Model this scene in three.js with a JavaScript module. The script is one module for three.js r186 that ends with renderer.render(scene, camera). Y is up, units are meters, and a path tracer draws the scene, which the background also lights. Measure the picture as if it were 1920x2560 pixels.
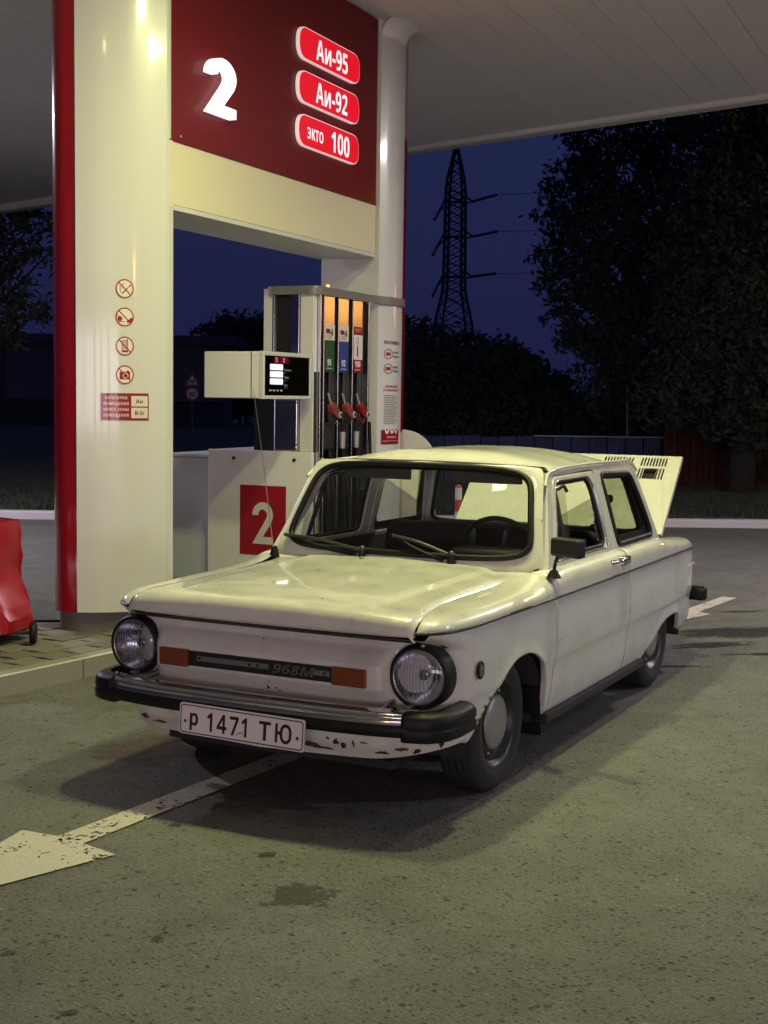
import * as THREE from 'three';
import { mergeGeometries, toCreasedNormals } from 'three/addons/utils/BufferGeometryUtils.js';
import { RoundedBoxGeometry } from 'three/addons/geometries/RoundedBoxGeometry.js';
import { RectAreaLightUniformsLib } from 'three/addons/lights/RectAreaLightUniformsLib.js';
import { FontLoader } from 'three/addons/loaders/FontLoader.js';
import { TextGeometry } from 'three/addons/geometries/TextGeometry.js';

// ------------------------------------------------------------------ camera, sky, light
const scene = new THREE.Scene();
const CAMH = 1.487;
const camera = new THREE.PerspectiveCamera(41.27, 768 / 1024, 0.05, 900);
camera.position.set(0, CAMH, 0);
camera.rotation.order = 'YXZ';
camera.rotation.set(-0.0842, 0, 0.0142);

const renderer = new THREE.WebGLRenderer({ antialias: true });
renderer.toneMapping = THREE.LinearToneMapping;
renderer.toneMappingExposure = 1.0;
renderer.shadowMap.enabled = true;
RectAreaLightUniformsLib.init();

{ // dusk sky: deep blue, a little lighter overhead
  const w = 256, h = 128, d = new Float32Array(w * h * 4);
  for (let j = 0; j < h; j++) for (let i = 0; i < w; i++) {
    const el = ((j + 0.5) / h - 0.5) * Math.PI;          // row 0 = nadir
    const t = Math.max(0, Math.sin(el)), k = (j * w + i) * 4;
    const s = Math.pow(t, 0.6);
    const m = 0.96 + 0.04 * Math.sin(i * 0.15 + 3 * Math.sin(j * 0.21));
    d[k] = (0.0088 + 0.016 * s) * m; d[k + 1] = (0.0112 + 0.022 * s) * m; d[k + 2] = (0.046 + 0.068 * s) * m; d[k + 3] = 1;
    if (el < 0) { d[k] = 0.006; d[k + 1] = 0.006; d[k + 2] = 0.012; }
  }
  const t = new THREE.DataTexture(d, w, h, THREE.RGBAFormat, THREE.FloatType);
  t.mapping = THREE.EquirectangularReflectionMapping; t.magFilter = THREE.LinearFilter; t.minFilter = THREE.LinearFilter; t.needsUpdate = true;
  scene.background = t; scene.environment = t;
}
const sun = new THREE.DirectionalLight(0x8890c8, 0.02);      // last glow of the dusk sky
sun.position.set(-30, 40, -60); sun.castShadow = true; sun.shadow.radius = 40;
sun.shadow.camera.left = -30; sun.shadow.camera.right = 30; sun.shadow.camera.top = 30; sun.shadow.camera.bottom = -30; sun.shadow.camera.far = 200;
scene.add(sun);

const YEL = [0.95, 0.97, 0.42], COOL = [0.93, 0.88, 1.0], PINK = [1.0, 0.88, 0.90], BLUE = [0.78, 0.86, 1.0];
// canopy lamps: [x, z, size, strength, colour]
const LAMPS = [
  [-0.00, -6.26, 0.22, 610, YEL], [1.07, -5.72, 0.22, 590, YEL],
  [4.9, -10.8, 0.42, 360, PINK], [-6.3, -12.2, 0.42, 720, COOL],
  [5.9, -5.4, 0.42, 70, COOL], [-0.79, -4.59, 0.22, 30, YEL], [10.8, -4.6, 0.42, 980, BLUE],
];
const CEIL = 4.35;

// ------------------------------------------------------------------ helpers
let seed = 7; const rnd = () => { seed = (seed * 1664525 + 1013904223) >>> 0; return seed / 4294967296; };
const reseed = s => { seed = s >>> 0; };
const lerp = (a, b, t) => a + (b - a) * t, clamp = (x, a = 0, b = 1) => Math.min(b, Math.max(a, x));
const sst = (a, b, x) => { const t = clamp((x - a) / (b - a)); return t * t * (3 - 2 * t); };
const V3 = (x, y, z) => new THREE.Vector3(x, y, z);
function tab(pts) { // smooth interpolation through [x, y] pairs in ascending x (monotone cubic)
  const n = pts.length, m = [];
  for (let i = 0; i < n; i++) {
    if (i === 0 || i === n - 1) { const a = i ? i - 1 : 0; m.push((pts[a + 1][1] - pts[a][1]) / (pts[a + 1][0] - pts[a][0])); continue; }
    const d0 = (pts[i][1] - pts[i - 1][1]) / (pts[i][0] - pts[i - 1][0]), d1 = (pts[i + 1][1] - pts[i][1]) / (pts[i + 1][0] - pts[i][0]);
    m.push(d0 * d1 <= 0 ? 0 : 2 * d0 * d1 / (d0 + d1));
  }
  return x => {
    if (x <= pts[0][0]) return pts[0][1]; if (x >= pts[n - 1][0]) return pts[n - 1][1];
    let i = 0; while (x > pts[i + 1][0]) i++;
    const h = pts[i + 1][0] - pts[i][0], t = (x - pts[i][0]) / h, t2 = t * t, t3 = t2 * t;
    return (2 * t3 - 3 * t2 + 1) * pts[i][1] + (t3 - 2 * t2 + t) * h * m[i] + (-2 * t3 + 3 * t2) * pts[i + 1][1] + (t3 - t2) * h * m[i + 1];
  };
}
const names = {};
const numbered = n => { const k = names[n] = (names[n] ?? -1) + 1; return k ? `${n}_${String(k).padStart(3, '0')}` : n; };
function boxUV(g, s = 1) {
  const p = g.attributes.position, n = g.attributes.normal, uv = new Float32Array(p.count * 2);
  for (let i = 0; i < p.count; i++) {
    const ax = Math.abs(n.getX(i)), ay = Math.abs(n.getY(i)), az = Math.abs(n.getZ(i));
    let u, v;
    if (ay >= ax && ay >= az) { u = p.getX(i); v = p.getZ(i); } else if (ax >= az) { u = p.getZ(i); v = p.getY(i); } else { u = p.getX(i); v = p.getY(i); }
    uv[2 * i] = u * s; uv[2 * i + 1] = v * s;
  }
  g.setAttribute('uv', new THREE.BufferAttribute(uv, 2)); return g;
}
function prep(g) {
  if (!g.attributes.normal) g.computeVertexNormals();
  const q = g.index ? g.toNonIndexed() : g;
  for (const k of Object.keys(q.attributes)) if (!['position', 'normal', 'uv'].includes(k)) q.deleteAttribute(k);
  if (!q.attributes.uv) boxUV(q);
  return q;
}
const join = a => { a = a.flat(9).map(prep); return a.length === 1 ? a[0] : mergeGeometries(a); };
function mesh(parent, name, geo, mat, opt = {}) {
  let g = Array.isArray(geo) ? join(geo) : geo;
  if (opt.uv !== false) g = boxUV(prep(g));
  const m = new THREE.Mesh(g, mat); m.castShadow = m.receiveShadow = true;
  m.name = parent === scene ? numbered(name) : name;
  if (opt.label) m.userData.label = opt.label;
  parent.add(m); return m;
}
function thing(name, label, category, pos = [0, 0, 0], turn = 0, group) {
  const o = new THREE.Group(); o.name = numbered(name); o.position.set(...pos); o.rotation.y = turn;
  o.userData = { label, category }; if (group) o.userData.group = group; scene.add(o); return o;
}
const tag = (o, label, category, group) => { o.userData.label = label; o.userData.category = category; if (group) o.userData.group = group; return o; };
const struct = o => { o.userData.kind = 'structure'; return o; };
function grid(nu, nv, fn) {
  const p = [], idx = [];
  for (let j = 0; j <= nv; j++) for (let i = 0; i <= nu; i++) p.push(...fn(i / nu, j / nv));
  for (let j = 0; j < nv; j++) for (let i = 0; i < nu; i++) { const a = j * (nu + 1) + i, b = a + 1, c = a + nu + 1, d = c + 1; idx.push(a, b, d, a, d, c); }
  const g = new THREE.BufferGeometry(); g.setAttribute('position', new THREE.Float32BufferAttribute(p, 3)); g.setIndex(idx); g.computeVertexNormals(); return g;
}
const box = (x0, x1, y0, y1, z0, z1) => { const g = new THREE.BoxGeometry(Math.abs(x1 - x0), Math.abs(y1 - y0), Math.abs(z1 - z0)); g.translate((x0 + x1) / 2, (y0 + y1) / 2, (z0 + z1) / 2); return g; };
const rbox = (x0, x1, y0, y1, z0, z1, r = 0.01, s = 3) => { const g = new RoundedBoxGeometry(Math.abs(x1 - x0), Math.abs(y1 - y0), Math.abs(z1 - z0), s, r); g.translate((x0 + x1) / 2, (y0 + y1) / 2, (z0 + z1) / 2); return g; };
function tube(pts, r, closed = false, n = 0, k = 6, tension = 0.5) {
  const c = new THREE.CatmullRomCurve3(pts.map(p => p.isVector3 ? p : V3(...p)), closed, 'centripetal', tension);
  return new THREE.TubeGeometry(c, n || pts.length * 4, r, k, closed);
}
function bar(a, b, r, k = 5, r2 = r) { // straight rod
  a = V3(...a); b = V3(...b); const d = b.clone().sub(a), g = new THREE.CylinderGeometry(r2, r, d.length(), k, 1);
  g.applyQuaternion(new THREE.Quaternion().setFromUnitVectors(V3(0, 1, 0), d.clone().normalize())); g.translate((a.x + b.x) / 2, (a.y + b.y) / 2, (a.z + b.z) / 2); return g;
}
function roundPoly(pts, r, Cls = THREE.Shape) { // polygon with rounded corners, r a number or one per corner
  const s = new Cls(), n = pts.length;
  for (let i = 0; i < n; i++) {
    const p = new THREE.Vector2(...pts[i]), a = new THREE.Vector2(...pts[(i + n - 1) % n]), b = new THREE.Vector2(...pts[(i + 1) % n]);
    const rr = Array.isArray(r) ? r[i] : r, da = a.clone().sub(p), db = b.clone().sub(p);
    const la = Math.min(rr, da.length() * 0.49), lb = Math.min(rr, db.length() * 0.49);
    const p1 = p.clone().add(da.setLength(la)), p2 = p.clone().add(db.setLength(lb));
    if (i === 0) s.moveTo(p1.x, p1.y); else s.lineTo(p1.x, p1.y);
    if (rr > 0) s.quadraticCurveTo(p.x, p.y, p2.x, p2.y);
  }
  s.closePath(); return s;
}
const extrude = (shape, depth, bevel = 0, seg = 8) => new THREE.ExtrudeGeometry(shape, { depth, curveSegments: seg, steps: 1, bevelEnabled: bevel > 0, bevelSize: bevel, bevelThickness: bevel, bevelSegments: 2, bevelOffset: -bevel });
const mapPos = (g, fn) => { const p = g.attributes.position; for (let i = 0; i < p.count; i++) p.setXYZ(i, ...fn(p.getX(i), p.getY(i), p.getZ(i))); g.computeVertexNormals(); return g; };
const rotY = (g, a, x = 0, z = 0) => { g.translate(-x, 0, -z); g.rotateY(a); g.translate(x, 0, z); return g; };

// ------------------------------------------------------------------ textures
function makeNoise(P, sd) { // tileable value noise, period P
  reseed(sd); const t = new Float32Array(P * P); for (let i = 0; i < t.length; i++) t[i] = rnd();
  return (x, y) => {
    const xi = Math.floor(x), yi = Math.floor(y), fx = x - xi, fy = y - yi, u = fx * fx * (3 - 2 * fx), v = fy * fy * (3 - 2 * fy);
    const x0 = ((xi % P) + P) % P, x1 = (x0 + 1) % P, y0 = ((yi % P) + P) % P, y1 = (y0 + 1) % P;
    return lerp(lerp(t[y0 * P + x0], t[y0 * P + x1], u), lerp(t[y1 * P + x0], t[y1 * P + x1], u), v);
  };
}
function texture(n, fn, srgb = true, m = n) { // fn(u, v) -> [r, g, b, (a)] 0..1
  const d = new Uint8Array(n * m * 4);
  for (let j = 0; j < m; j++) for (let i = 0; i < n; i++) { const c = fn((i + 0.5) / n, (j + 0.5) / m), k = (j * n + i) * 4; d[k] = clamp(c[0]) * 255; d[k + 1] = clamp(c[1]) * 255; d[k + 2] = clamp(c[2]) * 255; d[k + 3] = c[3] === undefined ? 255 : clamp(c[3]) * 255; }
  const t = new THREE.DataTexture(d, n, m, THREE.RGBAFormat); t.wrapS = t.wrapT = THREE.RepeatWrapping; t.magFilter = THREE.LinearFilter; t.minFilter = THREE.LinearMipmapLinearFilter; t.generateMipmaps = true;
  if (srgb) t.colorSpace = THREE.SRGBColorSpace; t.needsUpdate = true; return t;
}
const rep = (t, s, s2 = s) => { const c = t.clone(); c.repeat.set(s, s2); c.needsUpdate = true; return c; };
function canvasTex(w, h, draw) {
  const c = document.createElement('canvas'); c.width = w; c.height = h; const x = c.getContext('2d'); draw(x, w, h);
  const t = new THREE.CanvasTexture(c); t.colorSpace = THREE.SRGBColorSpace; t.magFilter = THREE.LinearFilter; return t;
}
const n8 = makeNoise(8, 11), n32 = makeNoise(32, 12), n128 = makeNoise(128, 13), n256 = makeNoise(256, 14), n512 = makeNoise(512, 15);
const fbm = (u, v) => 0.45 * n8(u * 8, v * 8) + 0.3 * n32(u * 32, v * 32) + 0.25 * n128(u * 128, v * 128);

// asphalt: stones of many sizes, worn binder, dark pores; 3 m a tile
const ASPH = 2048, asphH = new Float32Array(ASPH * ASPH), asphC = new Float32Array(ASPH * ASPH);
{
  asphC.fill(0); reseed(91);
  const put = (count, r0, r1, f) => {
    for (let k = 0; k < count; k++) {
      const cx = rnd() * ASPH, cy = rnd() * ASPH, r = r0 + (r1 - r0) * Math.pow(rnd(), 2), e = 0.45 + 0.55 * rnd(), a = rnd() * 3.14, ca = Math.cos(a), sa = Math.sin(a), val = f(rnd());
      for (let y = Math.floor(-r); y <= r; y++) for (let x = Math.floor(-r); x <= r; x++) {
        const px = (x * ca + y * sa) / r, py = (-x * sa + y * ca) / (r * e), q = px * px + py * py; if (q > 1) continue;
        const id = ((Math.floor(cy + y) + ASPH) % ASPH) * ASPH + (Math.floor(cx + x) + ASPH) % ASPH;
        asphC[id] = val[0]; asphH[id] = val[1] * (1 - q * 0.6);
      }
    }
  };
  put(90000, 1.5, 5, r => [(r - 0.5) * 0.5, 0.5 + 0.3 * r]);
  put(26000, 2, 8, r => [(r - 0.45) * 0.6, 0.6 + 0.4 * r]);
  put(16000, 1.5, 4.5, r => [-0.9 - 0.7 * r, -0.7]);
  put(1300, 3, 7.5, r => [-1.2 - 0.8 * r, -1]);
  put(500, 2, 5, r => [1.0 + r, 0.7]);
}
const asphMap = texture(ASPH, (u, v) => {
  const id = Math.floor(v * ASPH) * ASPH + Math.floor(u * ASPH), big = n8(u * 8, v * 8), mid = n32(u * 32, v * 32);
  let k = 0.118 * (1 + 0.26 * (big - 0.5) + 0.22 * (mid - 0.5) + 0.44 * asphC[id] + 0.34 * (n512(u * 512, v * 512) - 0.5));
  k = Math.max(k, 0.02); const g = x => Math.pow(Math.max(x, 0), 1 / 2.2);
  return [g(k * 1.03), g(k * 1.0), g(k * 0.89)];
});
const asphBump = texture(ASPH, (u, v) => { const id = Math.floor(v * ASPH) * ASPH + Math.floor(u * ASPH), h = 0.5 + 0.3 * asphH[id] + 0.2 * (n512(u * 512, v * 512) - 0.5); return [h, h, h]; }, false);
// aged paint: faint dirt speckle and streaks
const paintMap = texture(1024, (u, v) => {
  const d = 0.955 + 0.10 * (fbm(u, v) - 0.5) - 0.14 * Math.max(0, n128(u * 128, v * 128) * n32(u * 32, v * 32) - 0.55) * 2 - 0.03 * sst(0.62, 0.8, n8(u * 8, v * 8 + 3));
  return [d, d * 0.995, d * 0.98];
});
const paintRough = texture(512, (u, v) => { const r = 0.34 + 0.3 * (fbm(u, v) - 0.4); return [1, r, 0]; }, false);
const soilMap = texture(512, (u, v) => { const k = 0.25 + 0.5 * fbm(u, v); return [k * 0.9, k, k * 0.7]; });
const wearAlpha = texture(1024, (u, v) => { // worn road paint: pits where the stones show through
  const a = n128(u * 128, v * 128) * 0.45 + n256(u * 256, v * 256) * 0.4 + n32(u * 32, v * 32) * 0.3 + n8(u * 8, v * 8) * 0.18; const k = sst(0.41, 0.49, a); return [k, k, k, 1];
}, false);

// ------------------------------------------------------------------ materials
const S = o => new THREE.MeshStandardMaterial(o), Ph = o => new THREE.MeshPhysicalMaterial(o);
const lin = (r, g, b) => new THREE.Color().setRGB(r, g, b);
const M = {
  asphalt: S({ map: rep(asphMap, 1 / 3), bumpMap: rep(asphBump, 1 / 3), bumpScale: 0.007, roughness: 0.84 }),
  roadpaint: S({ color: lin(0.52, 0.48, 0.42), roughness: 0.8, bumpMap: rep(asphBump, 1 / 3), bumpScale: 0.003, alphaMap: rep(wearAlpha, 1 / 1.7), transparent: true, alphaTest: 0.5 }),
  paint: Ph({ color: lin(0.70, 0.69, 0.645), map: paintMap, roughnessMap: paintRough, roughness: 1, clearcoat: 0.9, clearcoatRoughness: 0.05 }),
  black: S({ color: lin(0.007, 0.007, 0.0075), roughness: 0.55 }),
  rubber: Ph({ color: lin(0.008, 0.008, 0.0085), roughness: 0.5, specularIntensity: 0.5 }),
  tyre: S({ color: lin(0.018, 0.018, 0.018), roughness: 0.85 }),
  dark: S({ color: lin(0.02, 0.02, 0.021), roughness: 0.9 }),
  trim: S({ color: lin(0.03, 0.028, 0.027), roughness: 0.75 }),
  vinyl: S({ color: lin(0.018, 0.012, 0.011), roughness: 0.6 }),
  chrome: S({ color: lin(0.46, 0.46, 0.48), metalness: 1, roughness: 0.17 }),
  oldchrome: S({ color: lin(0.42, 0.42, 0.44), metalness: 1, roughness: 0.32 }),
  steel: S({ color: lin(0.5, 0.48, 0.47), metalness: 1, roughness: 0.2 }),
  hub: S({ color: lin(0.30, 0.30, 0.285), metalness: 0.5, roughness: 0.45 }),
  wheel: S({ color: lin(0.02, 0.02, 0.021), roughness: 0.42 }),
  glass: Ph({ color: lin(0.93, 0.95, 0.93), transmission: 1, thickness: 0, roughness: 0.02, ior: 1.5 }),
  tint: Ph({ color: lin(0.82, 0.84, 0.80), transmission: 1, thickness: 0, roughness: 0.03, ior: 1.5 }),
  lens: Ph({ color: lin(0.85, 0.86, 0.88), transmission: 1, thickness: 0, roughness: 0.06, ior: 1.5 }),
  amber: Ph({ color: lin(0.17, 0.034, 0.007), roughness: 0.18, clearcoat: 1, clearcoatRoughness: 0.05 }),
  redlens: Ph({ color: lin(0.35, 0.01, 0.01), roughness: 0.15, clearcoat: 1 }),
  white: Ph({ color: lin(0.66, 0.64, 0.63), roughness: 0.32, clearcoat: 0.7, clearcoatRoughness: 0.09 }),
  whitematte: S({ color: lin(0.62, 0.61, 0.58), roughness: 0.5 }),
  pumpwhite: S({ color: lin(0.78, 0.76, 0.73), roughness: 0.42 }),
  cream: S({ color: lin(0.74, 0.66, 0.47), roughness: 0.5 }),
  red: Ph({ color: lin(0.30, 0.006, 0.014), roughness: 0.22, clearcoat: 0.8, clearcoatRoughness: 0.06 }),
  signred: Ph({ color: lin(0.16, 0.006, 0.008), roughness: 0.5, specularIntensity: 0.35, clearcoat: 0.16, clearcoatRoughness: 0.1 }),
  plinth: S({ color: lin(0.16, 0.14, 0.12), roughness: 0.55, metalness: 0.3 }),
  ceil: S({ color: lin(0.8, 0.78, 0.78), roughness: 0.6 }),
  kerb: S({ color: lin(0.24, 0.23, 0.2), roughness: 0.85, bumpMap: rep(asphBump, 0.6), bumpScale: 0.002 }),
  kerbwhite: S({ color: lin(0.55, 0.50, 0.53), roughness: 0.85, bumpMap: rep(asphBump, 0.4), bumpScale: 0.004 }),
  sand: S({ color: lin(0.05, 0.042, 0.032), roughness: 1 }),
  tarp: Ph({ color: lin(0.33, 0.005, 0.016), roughness: 0.34, clearcoat: 0.35, clearcoatRoughness: 0.25 }),
  leafA: S({ color: lin(0.018, 0.026, 0.018), roughness: 0.9 }), leafB: S({ color: lin(0.035, 0.042, 0.022), roughness: 0.9 }),
  bark: S({ color: lin(0.018, 0.016, 0.014), roughness: 1 }),
  grass: S({ color: lin(0.22, 0.24, 0.18), map: soilMap, roughness: 1 }),
  ironwork: S({ color: lin(0.05, 0.05, 0.055), roughness: 0.8 }),
};

// ------------------------------------------------------------------ ground, kerbs, markings
{
  const g = new THREE.PlaneGeometry(700, 700, 1, 1); g.rotateX(-Math.PI / 2); g.translate(0, 0, -200);
  const p = g.attributes.position, uv = new Float32Array(p.count * 2); for (let i = 0; i < p.count; i++) { uv[2 * i] = p.getX(i) * 0.96 + p.getZ(i) * 0.28; uv[2 * i + 1] = p.getZ(i) * 0.96 - p.getX(i) * 0.28; }
  g.setAttribute('uv', new THREE.BufferAttribute(uv, 2));
  struct(mesh(scene, 'asphalt_ground', g, M.asphalt, { uv: false }));
}
function flatPoly(pts, y, holes) { const s = new THREE.Shape(pts.map(p => new THREE.Vector2(p[0], -p[1]))); const g = new THREE.ShapeGeometry(s); g.rotateX(-Math.PI / 2); g.translate(0, y, 0); return g; }
// stains: irregular blotches that lie in the asphalt
function stain(cx, cz, rx, rz, turn, rough, depthCol, sd, fuzz = 0.35) {
  const n = 96, nn = makeNoise(16, sd), n2 = makeNoise(64, sd + 1);
  const al = texture(256, (u, v) => {
    const x = u * 2 - 1, y = v * 2 - 1, r = Math.hypot(x, y), e = 0.72 + 0.5 * (nn(u * 7, v * 7) - 0.5) + 0.3 * (n2(u * 26, v * 26) - 0.5);
    const k = sst(e, e - fuzz, r) * (0.55 + 0.45 * n2(u * 50, v * 50)) * sst(0.98, 0.9, r); return [k, k, k, 1];
  }, false);
  al.wrapS = al.wrapT = THREE.ClampToEdgeWrapping;
  const g = new THREE.PlaneGeometry(rx * 2, rz * 2); g.rotateX(-Math.PI / 2);
  const m = S({ color: depthCol, roughness: rough, alphaMap: al, transparent: true });
  const o = struct(mesh(scene, 'asphalt_stain', g, m, { uv: false })); o.position.set(cx, 0.0025, cz); o.rotation.y = turn; o.castShadow = false; return o;
}
// arrow that points down the lane towards the viewer
function arrow(name, pts, label) {
  const o = mesh(scene, name, flatPoly(pts, 0, null), M.roadpaint); o.position.y = 0.005; o.castShadow = false; return struct(o);
}
// far kerb of white painted stones, grass verge behind it
for (let k = -9; k < 5; k++) {
  const L = 1.98, o = mesh(scene, 'painted_kerbstone', rbox(-L / 2, L / 2, -0.06, 0.095, -0.09, 0.09, 0.02), M.kerbwhite);
  const x = 4.24 + 2 * (k - 0.5) + 1, z = -15.98 - 0.02 * x + 0.004 * (k % 3); o.position.set(x, 0, z - 0.09); o.rotation.y = 0.018;
  const lab = { '-4': 'white painted kerbstone of the far kerb, in the gap left of the column', 0: 'long white painted kerbstone right of the raised lid, left of the joint', 1: 'white painted kerbstone at the right edge of the view' }[k];
  tag(o, lab ?? 'white painted kerbstone of the far kerb, hidden mostly by pump or car', 'kerbstone', 'white kerbstones along the far kerb');
}
{
  const g = grid(120, 14, (u, v) => { const x = lerp(-70, 70, u), z = lerp(-16.15, -60, v * v) - 0.02 * x; return [x, 0.07 + 0.05 * n32(x * 0.9, z * 0.9), z]; });
  struct(mesh(scene, 'grass_verge', g, M.grass));
  reseed(5); const P = [];
  for (let i = 0; i < 9000; i++) { const x = lerp(-9, 12, rnd()), z = -16.3 - 0.02 * x - 5.5 * rnd() * rnd(), h = 0.04 + 0.1 * rnd() * rnd() * 2, a = rnd() * 6.28, w = 0.012; const dx = Math.cos(a) * w, dz = Math.sin(a) * w; P.push(x - dx, 0.08, z - dz, x + dx, 0.08, z + dz, x + (rnd() - 0.5) * h, 0.08 + h, z + (rnd() - 0.5) * h); }
  const b = new THREE.BufferGeometry(); b.setAttribute('position', new THREE.Float32BufferAttribute(P, 3)); b.computeVertexNormals();
  const o = mesh(scene, 'verge_grass_blades', b, M.leafA); o.userData = { kind: 'stuff', label: 'rough grass growing along the verge behind the kerb', category: 'grass' };
}
// pump island
const IA = Math.atan2(0.526, 0.85), IU = [Math.sin(IA), -Math.cos(IA)], IV = [Math.cos(IA), Math.sin(IA)], IK = [-1.559, -7.015];
const iw = (u, v) => [IK[0] + IU[0] * u + IV[0] * v, IK[1] + IU[1] * u + IV[1] * v]; // u along the kerb, v out to the lane
const islandT = Math.PI / 2 - IA;
{
  const isl = new THREE.Group(); isl.name = 'pump_island'; isl.position.set(IK[0], 0, IK[1]); isl.rotation.y = islandT; struct(isl); scene.add(isl);
  for (let k = -3; k < 7; k++) { // lane kerb: joint at u = 0
    const a = k * 0.86 + 0.003, b = a + 0.854;
    mesh(isl, 'kerbstone', rbox(a, b, -0.04, 0.1, -0.12, 0, 0.006), M.kerb);
    mesh(isl, 'kerbstone', rbox(a, b, -0.04, 0.1, -1.03, -0.91, 0.006), M.kerb);
    mesh(isl, 'kerb_edge_strip', box(a, b, 0.1005, 0.1035, -0.022, 0.001), M.whitematte);  // whitish colour stands for the highlight along the kerb edge
  }
  mesh(isl, 'sand_bed', box(-2.58, 6.0, -0.03, 0.082, -0.908, -0.122), M.sand);
  // interlocking pavers
  reseed(33); const tone = [0.135, 0.15, 0.17, 0.115].map((k, i) => S({ color: lin(k * (1.06 - 0.02 * i), k * 0.93, k * 0.78), roughness: 0.85, bumpMap: rep(asphBump, 0.5), bumpScale: 0.003 }));
  const pv = () => { // double-T outline 0.20 x 0.165
    const a = 0.1, b = 0.0955, w = 0.0785, j = 0.010;
    const s = new THREE.Shape([[-b, -w], [b, -w], [b, -w + 0.035], [b - j, -w + 0.05], [b - j, w - 0.05], [b, w - 0.035], [b, w], [-b, w], [-b, w - 0.035], [-b + j, w - 0.05], [-b + j, -w + 0.05], [-b, -w + 0.035]].map(q => new THREE.Vector2(...q)));
    const g = extrude(s, 0.016, 0.004, 2); g.rotateX(-Math.PI / 2); return boxUV(prep(g));
  };
  const pg = pv();
  for (let i = -12; i < 18; i++) for (let j = 0; j < 5; j++) {
    if (i > 9) continue;
    const o = mesh(isl, 'paver', pg, tone[Math.floor(rnd() * 4)], { uv: false });
    o.position.set(i * 0.2 + (j % 2) * 0.1, 0.081 + (rnd() - 0.5) * 0.005, -0.205 - j * 0.168); o.rotation.set((rnd() - 0.5) * 0.02, (rnd() - 0.5) * 0.05, (rnd() - 0.5) * 0.02);
  }
}
// ------------------------------------------------------------------ portal of the pump: two columns, sign box, fascia
const PA = 24.4 * Math.PI / 180, PUx = Math.sin(PA), PUz = -Math.cos(PA), PVx = Math.cos(PA), PVz = Math.sin(PA), P0 = [-1.281, -7.98], PT = Math.PI / 2 - PA;
const pw = (t, y, w) => [P0[0] + PUx * t + PVx * w, y, P0[1] + PUz * t + PVz * w];
const planSpline = (pts, n) => { const c = new THREE.CatmullRomCurve3(pts.map(p => V3(p[0], 0, p[1])), false, 'centripetal'); return c.getPoints(n).map(p => [p.x, p.z]); };
const wall = (pl, y0, y1, ny = 1) => grid(pl.length - 1, ny, (u, v) => { const p = pl[Math.round(u * (pl.length - 1))]; return [p[0], lerp(y0, y1, v), p[1]]; });
const offs = (pl, d) => pl.map((p, i) => { const a = pl[Math.max(0, i - 1)], b = pl[Math.min(pl.length - 1, i + 1)], tx = b[0] - a[0], tz = b[1] - a[1], l = Math.hypot(tx, tz); return [p[0] + d * tz / l, p[1] - d * tx / l]; });
function decal(parent, name, line, a, b, y0, y1, tex, d, rough = 0.35) { // printed film on a wall: part a..b of the plan line, in metres
  let acc = [0]; for (let i = 1; i < line.length; i++) acc.push(acc[i - 1] + Math.hypot(line[i][0] - line[i - 1][0], line[i][1] - line[i - 1][1]));
  const at = s => { let i = 0; while (i < acc.length - 2 && s > acc[i + 1]) i++; const t = (s - acc[i]) / (acc[i + 1] - acc[i]); return [lerp(line[i][0], line[i + 1][0], t), lerp(line[i][1], line[i + 1][1], t)]; };
  const o = offs(Array.from({ length: 13 }, (_, i) => at(lerp(a, b, i / 12))), d);
  const g = grid(12, 1, (u, v) => { const p = o[Math.round(u * 12)]; return [p[0], lerp(y0, y1, v), p[1]]; });
  const uv = []; for (let j = 0; j <= 1; j++) for (let i = 0; i <= 12; i++) uv.push(i / 12, j); g.setAttribute('uv', new THREE.Float32BufferAttribute(uv, 2));
  return mesh(parent, name, g, Ph({ map: tex, roughness: rough, transparent: true, alphaTest: 0.4, clearcoat: 0.4 }), { uv: false });
}
const FT = 'sans-serif';
const txt = (x, s, px, py, size, col, al = 'center', w = 'bold', maxw) => { x.fillStyle = col; x.font = `${w} ${size}px ${FT}`; x.textAlign = al; x.textBaseline = 'middle'; maxw ? x.fillText(s, px, py, maxw) : x.fillText(s, px, py); };
const RED = '#8f0a1c';
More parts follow.
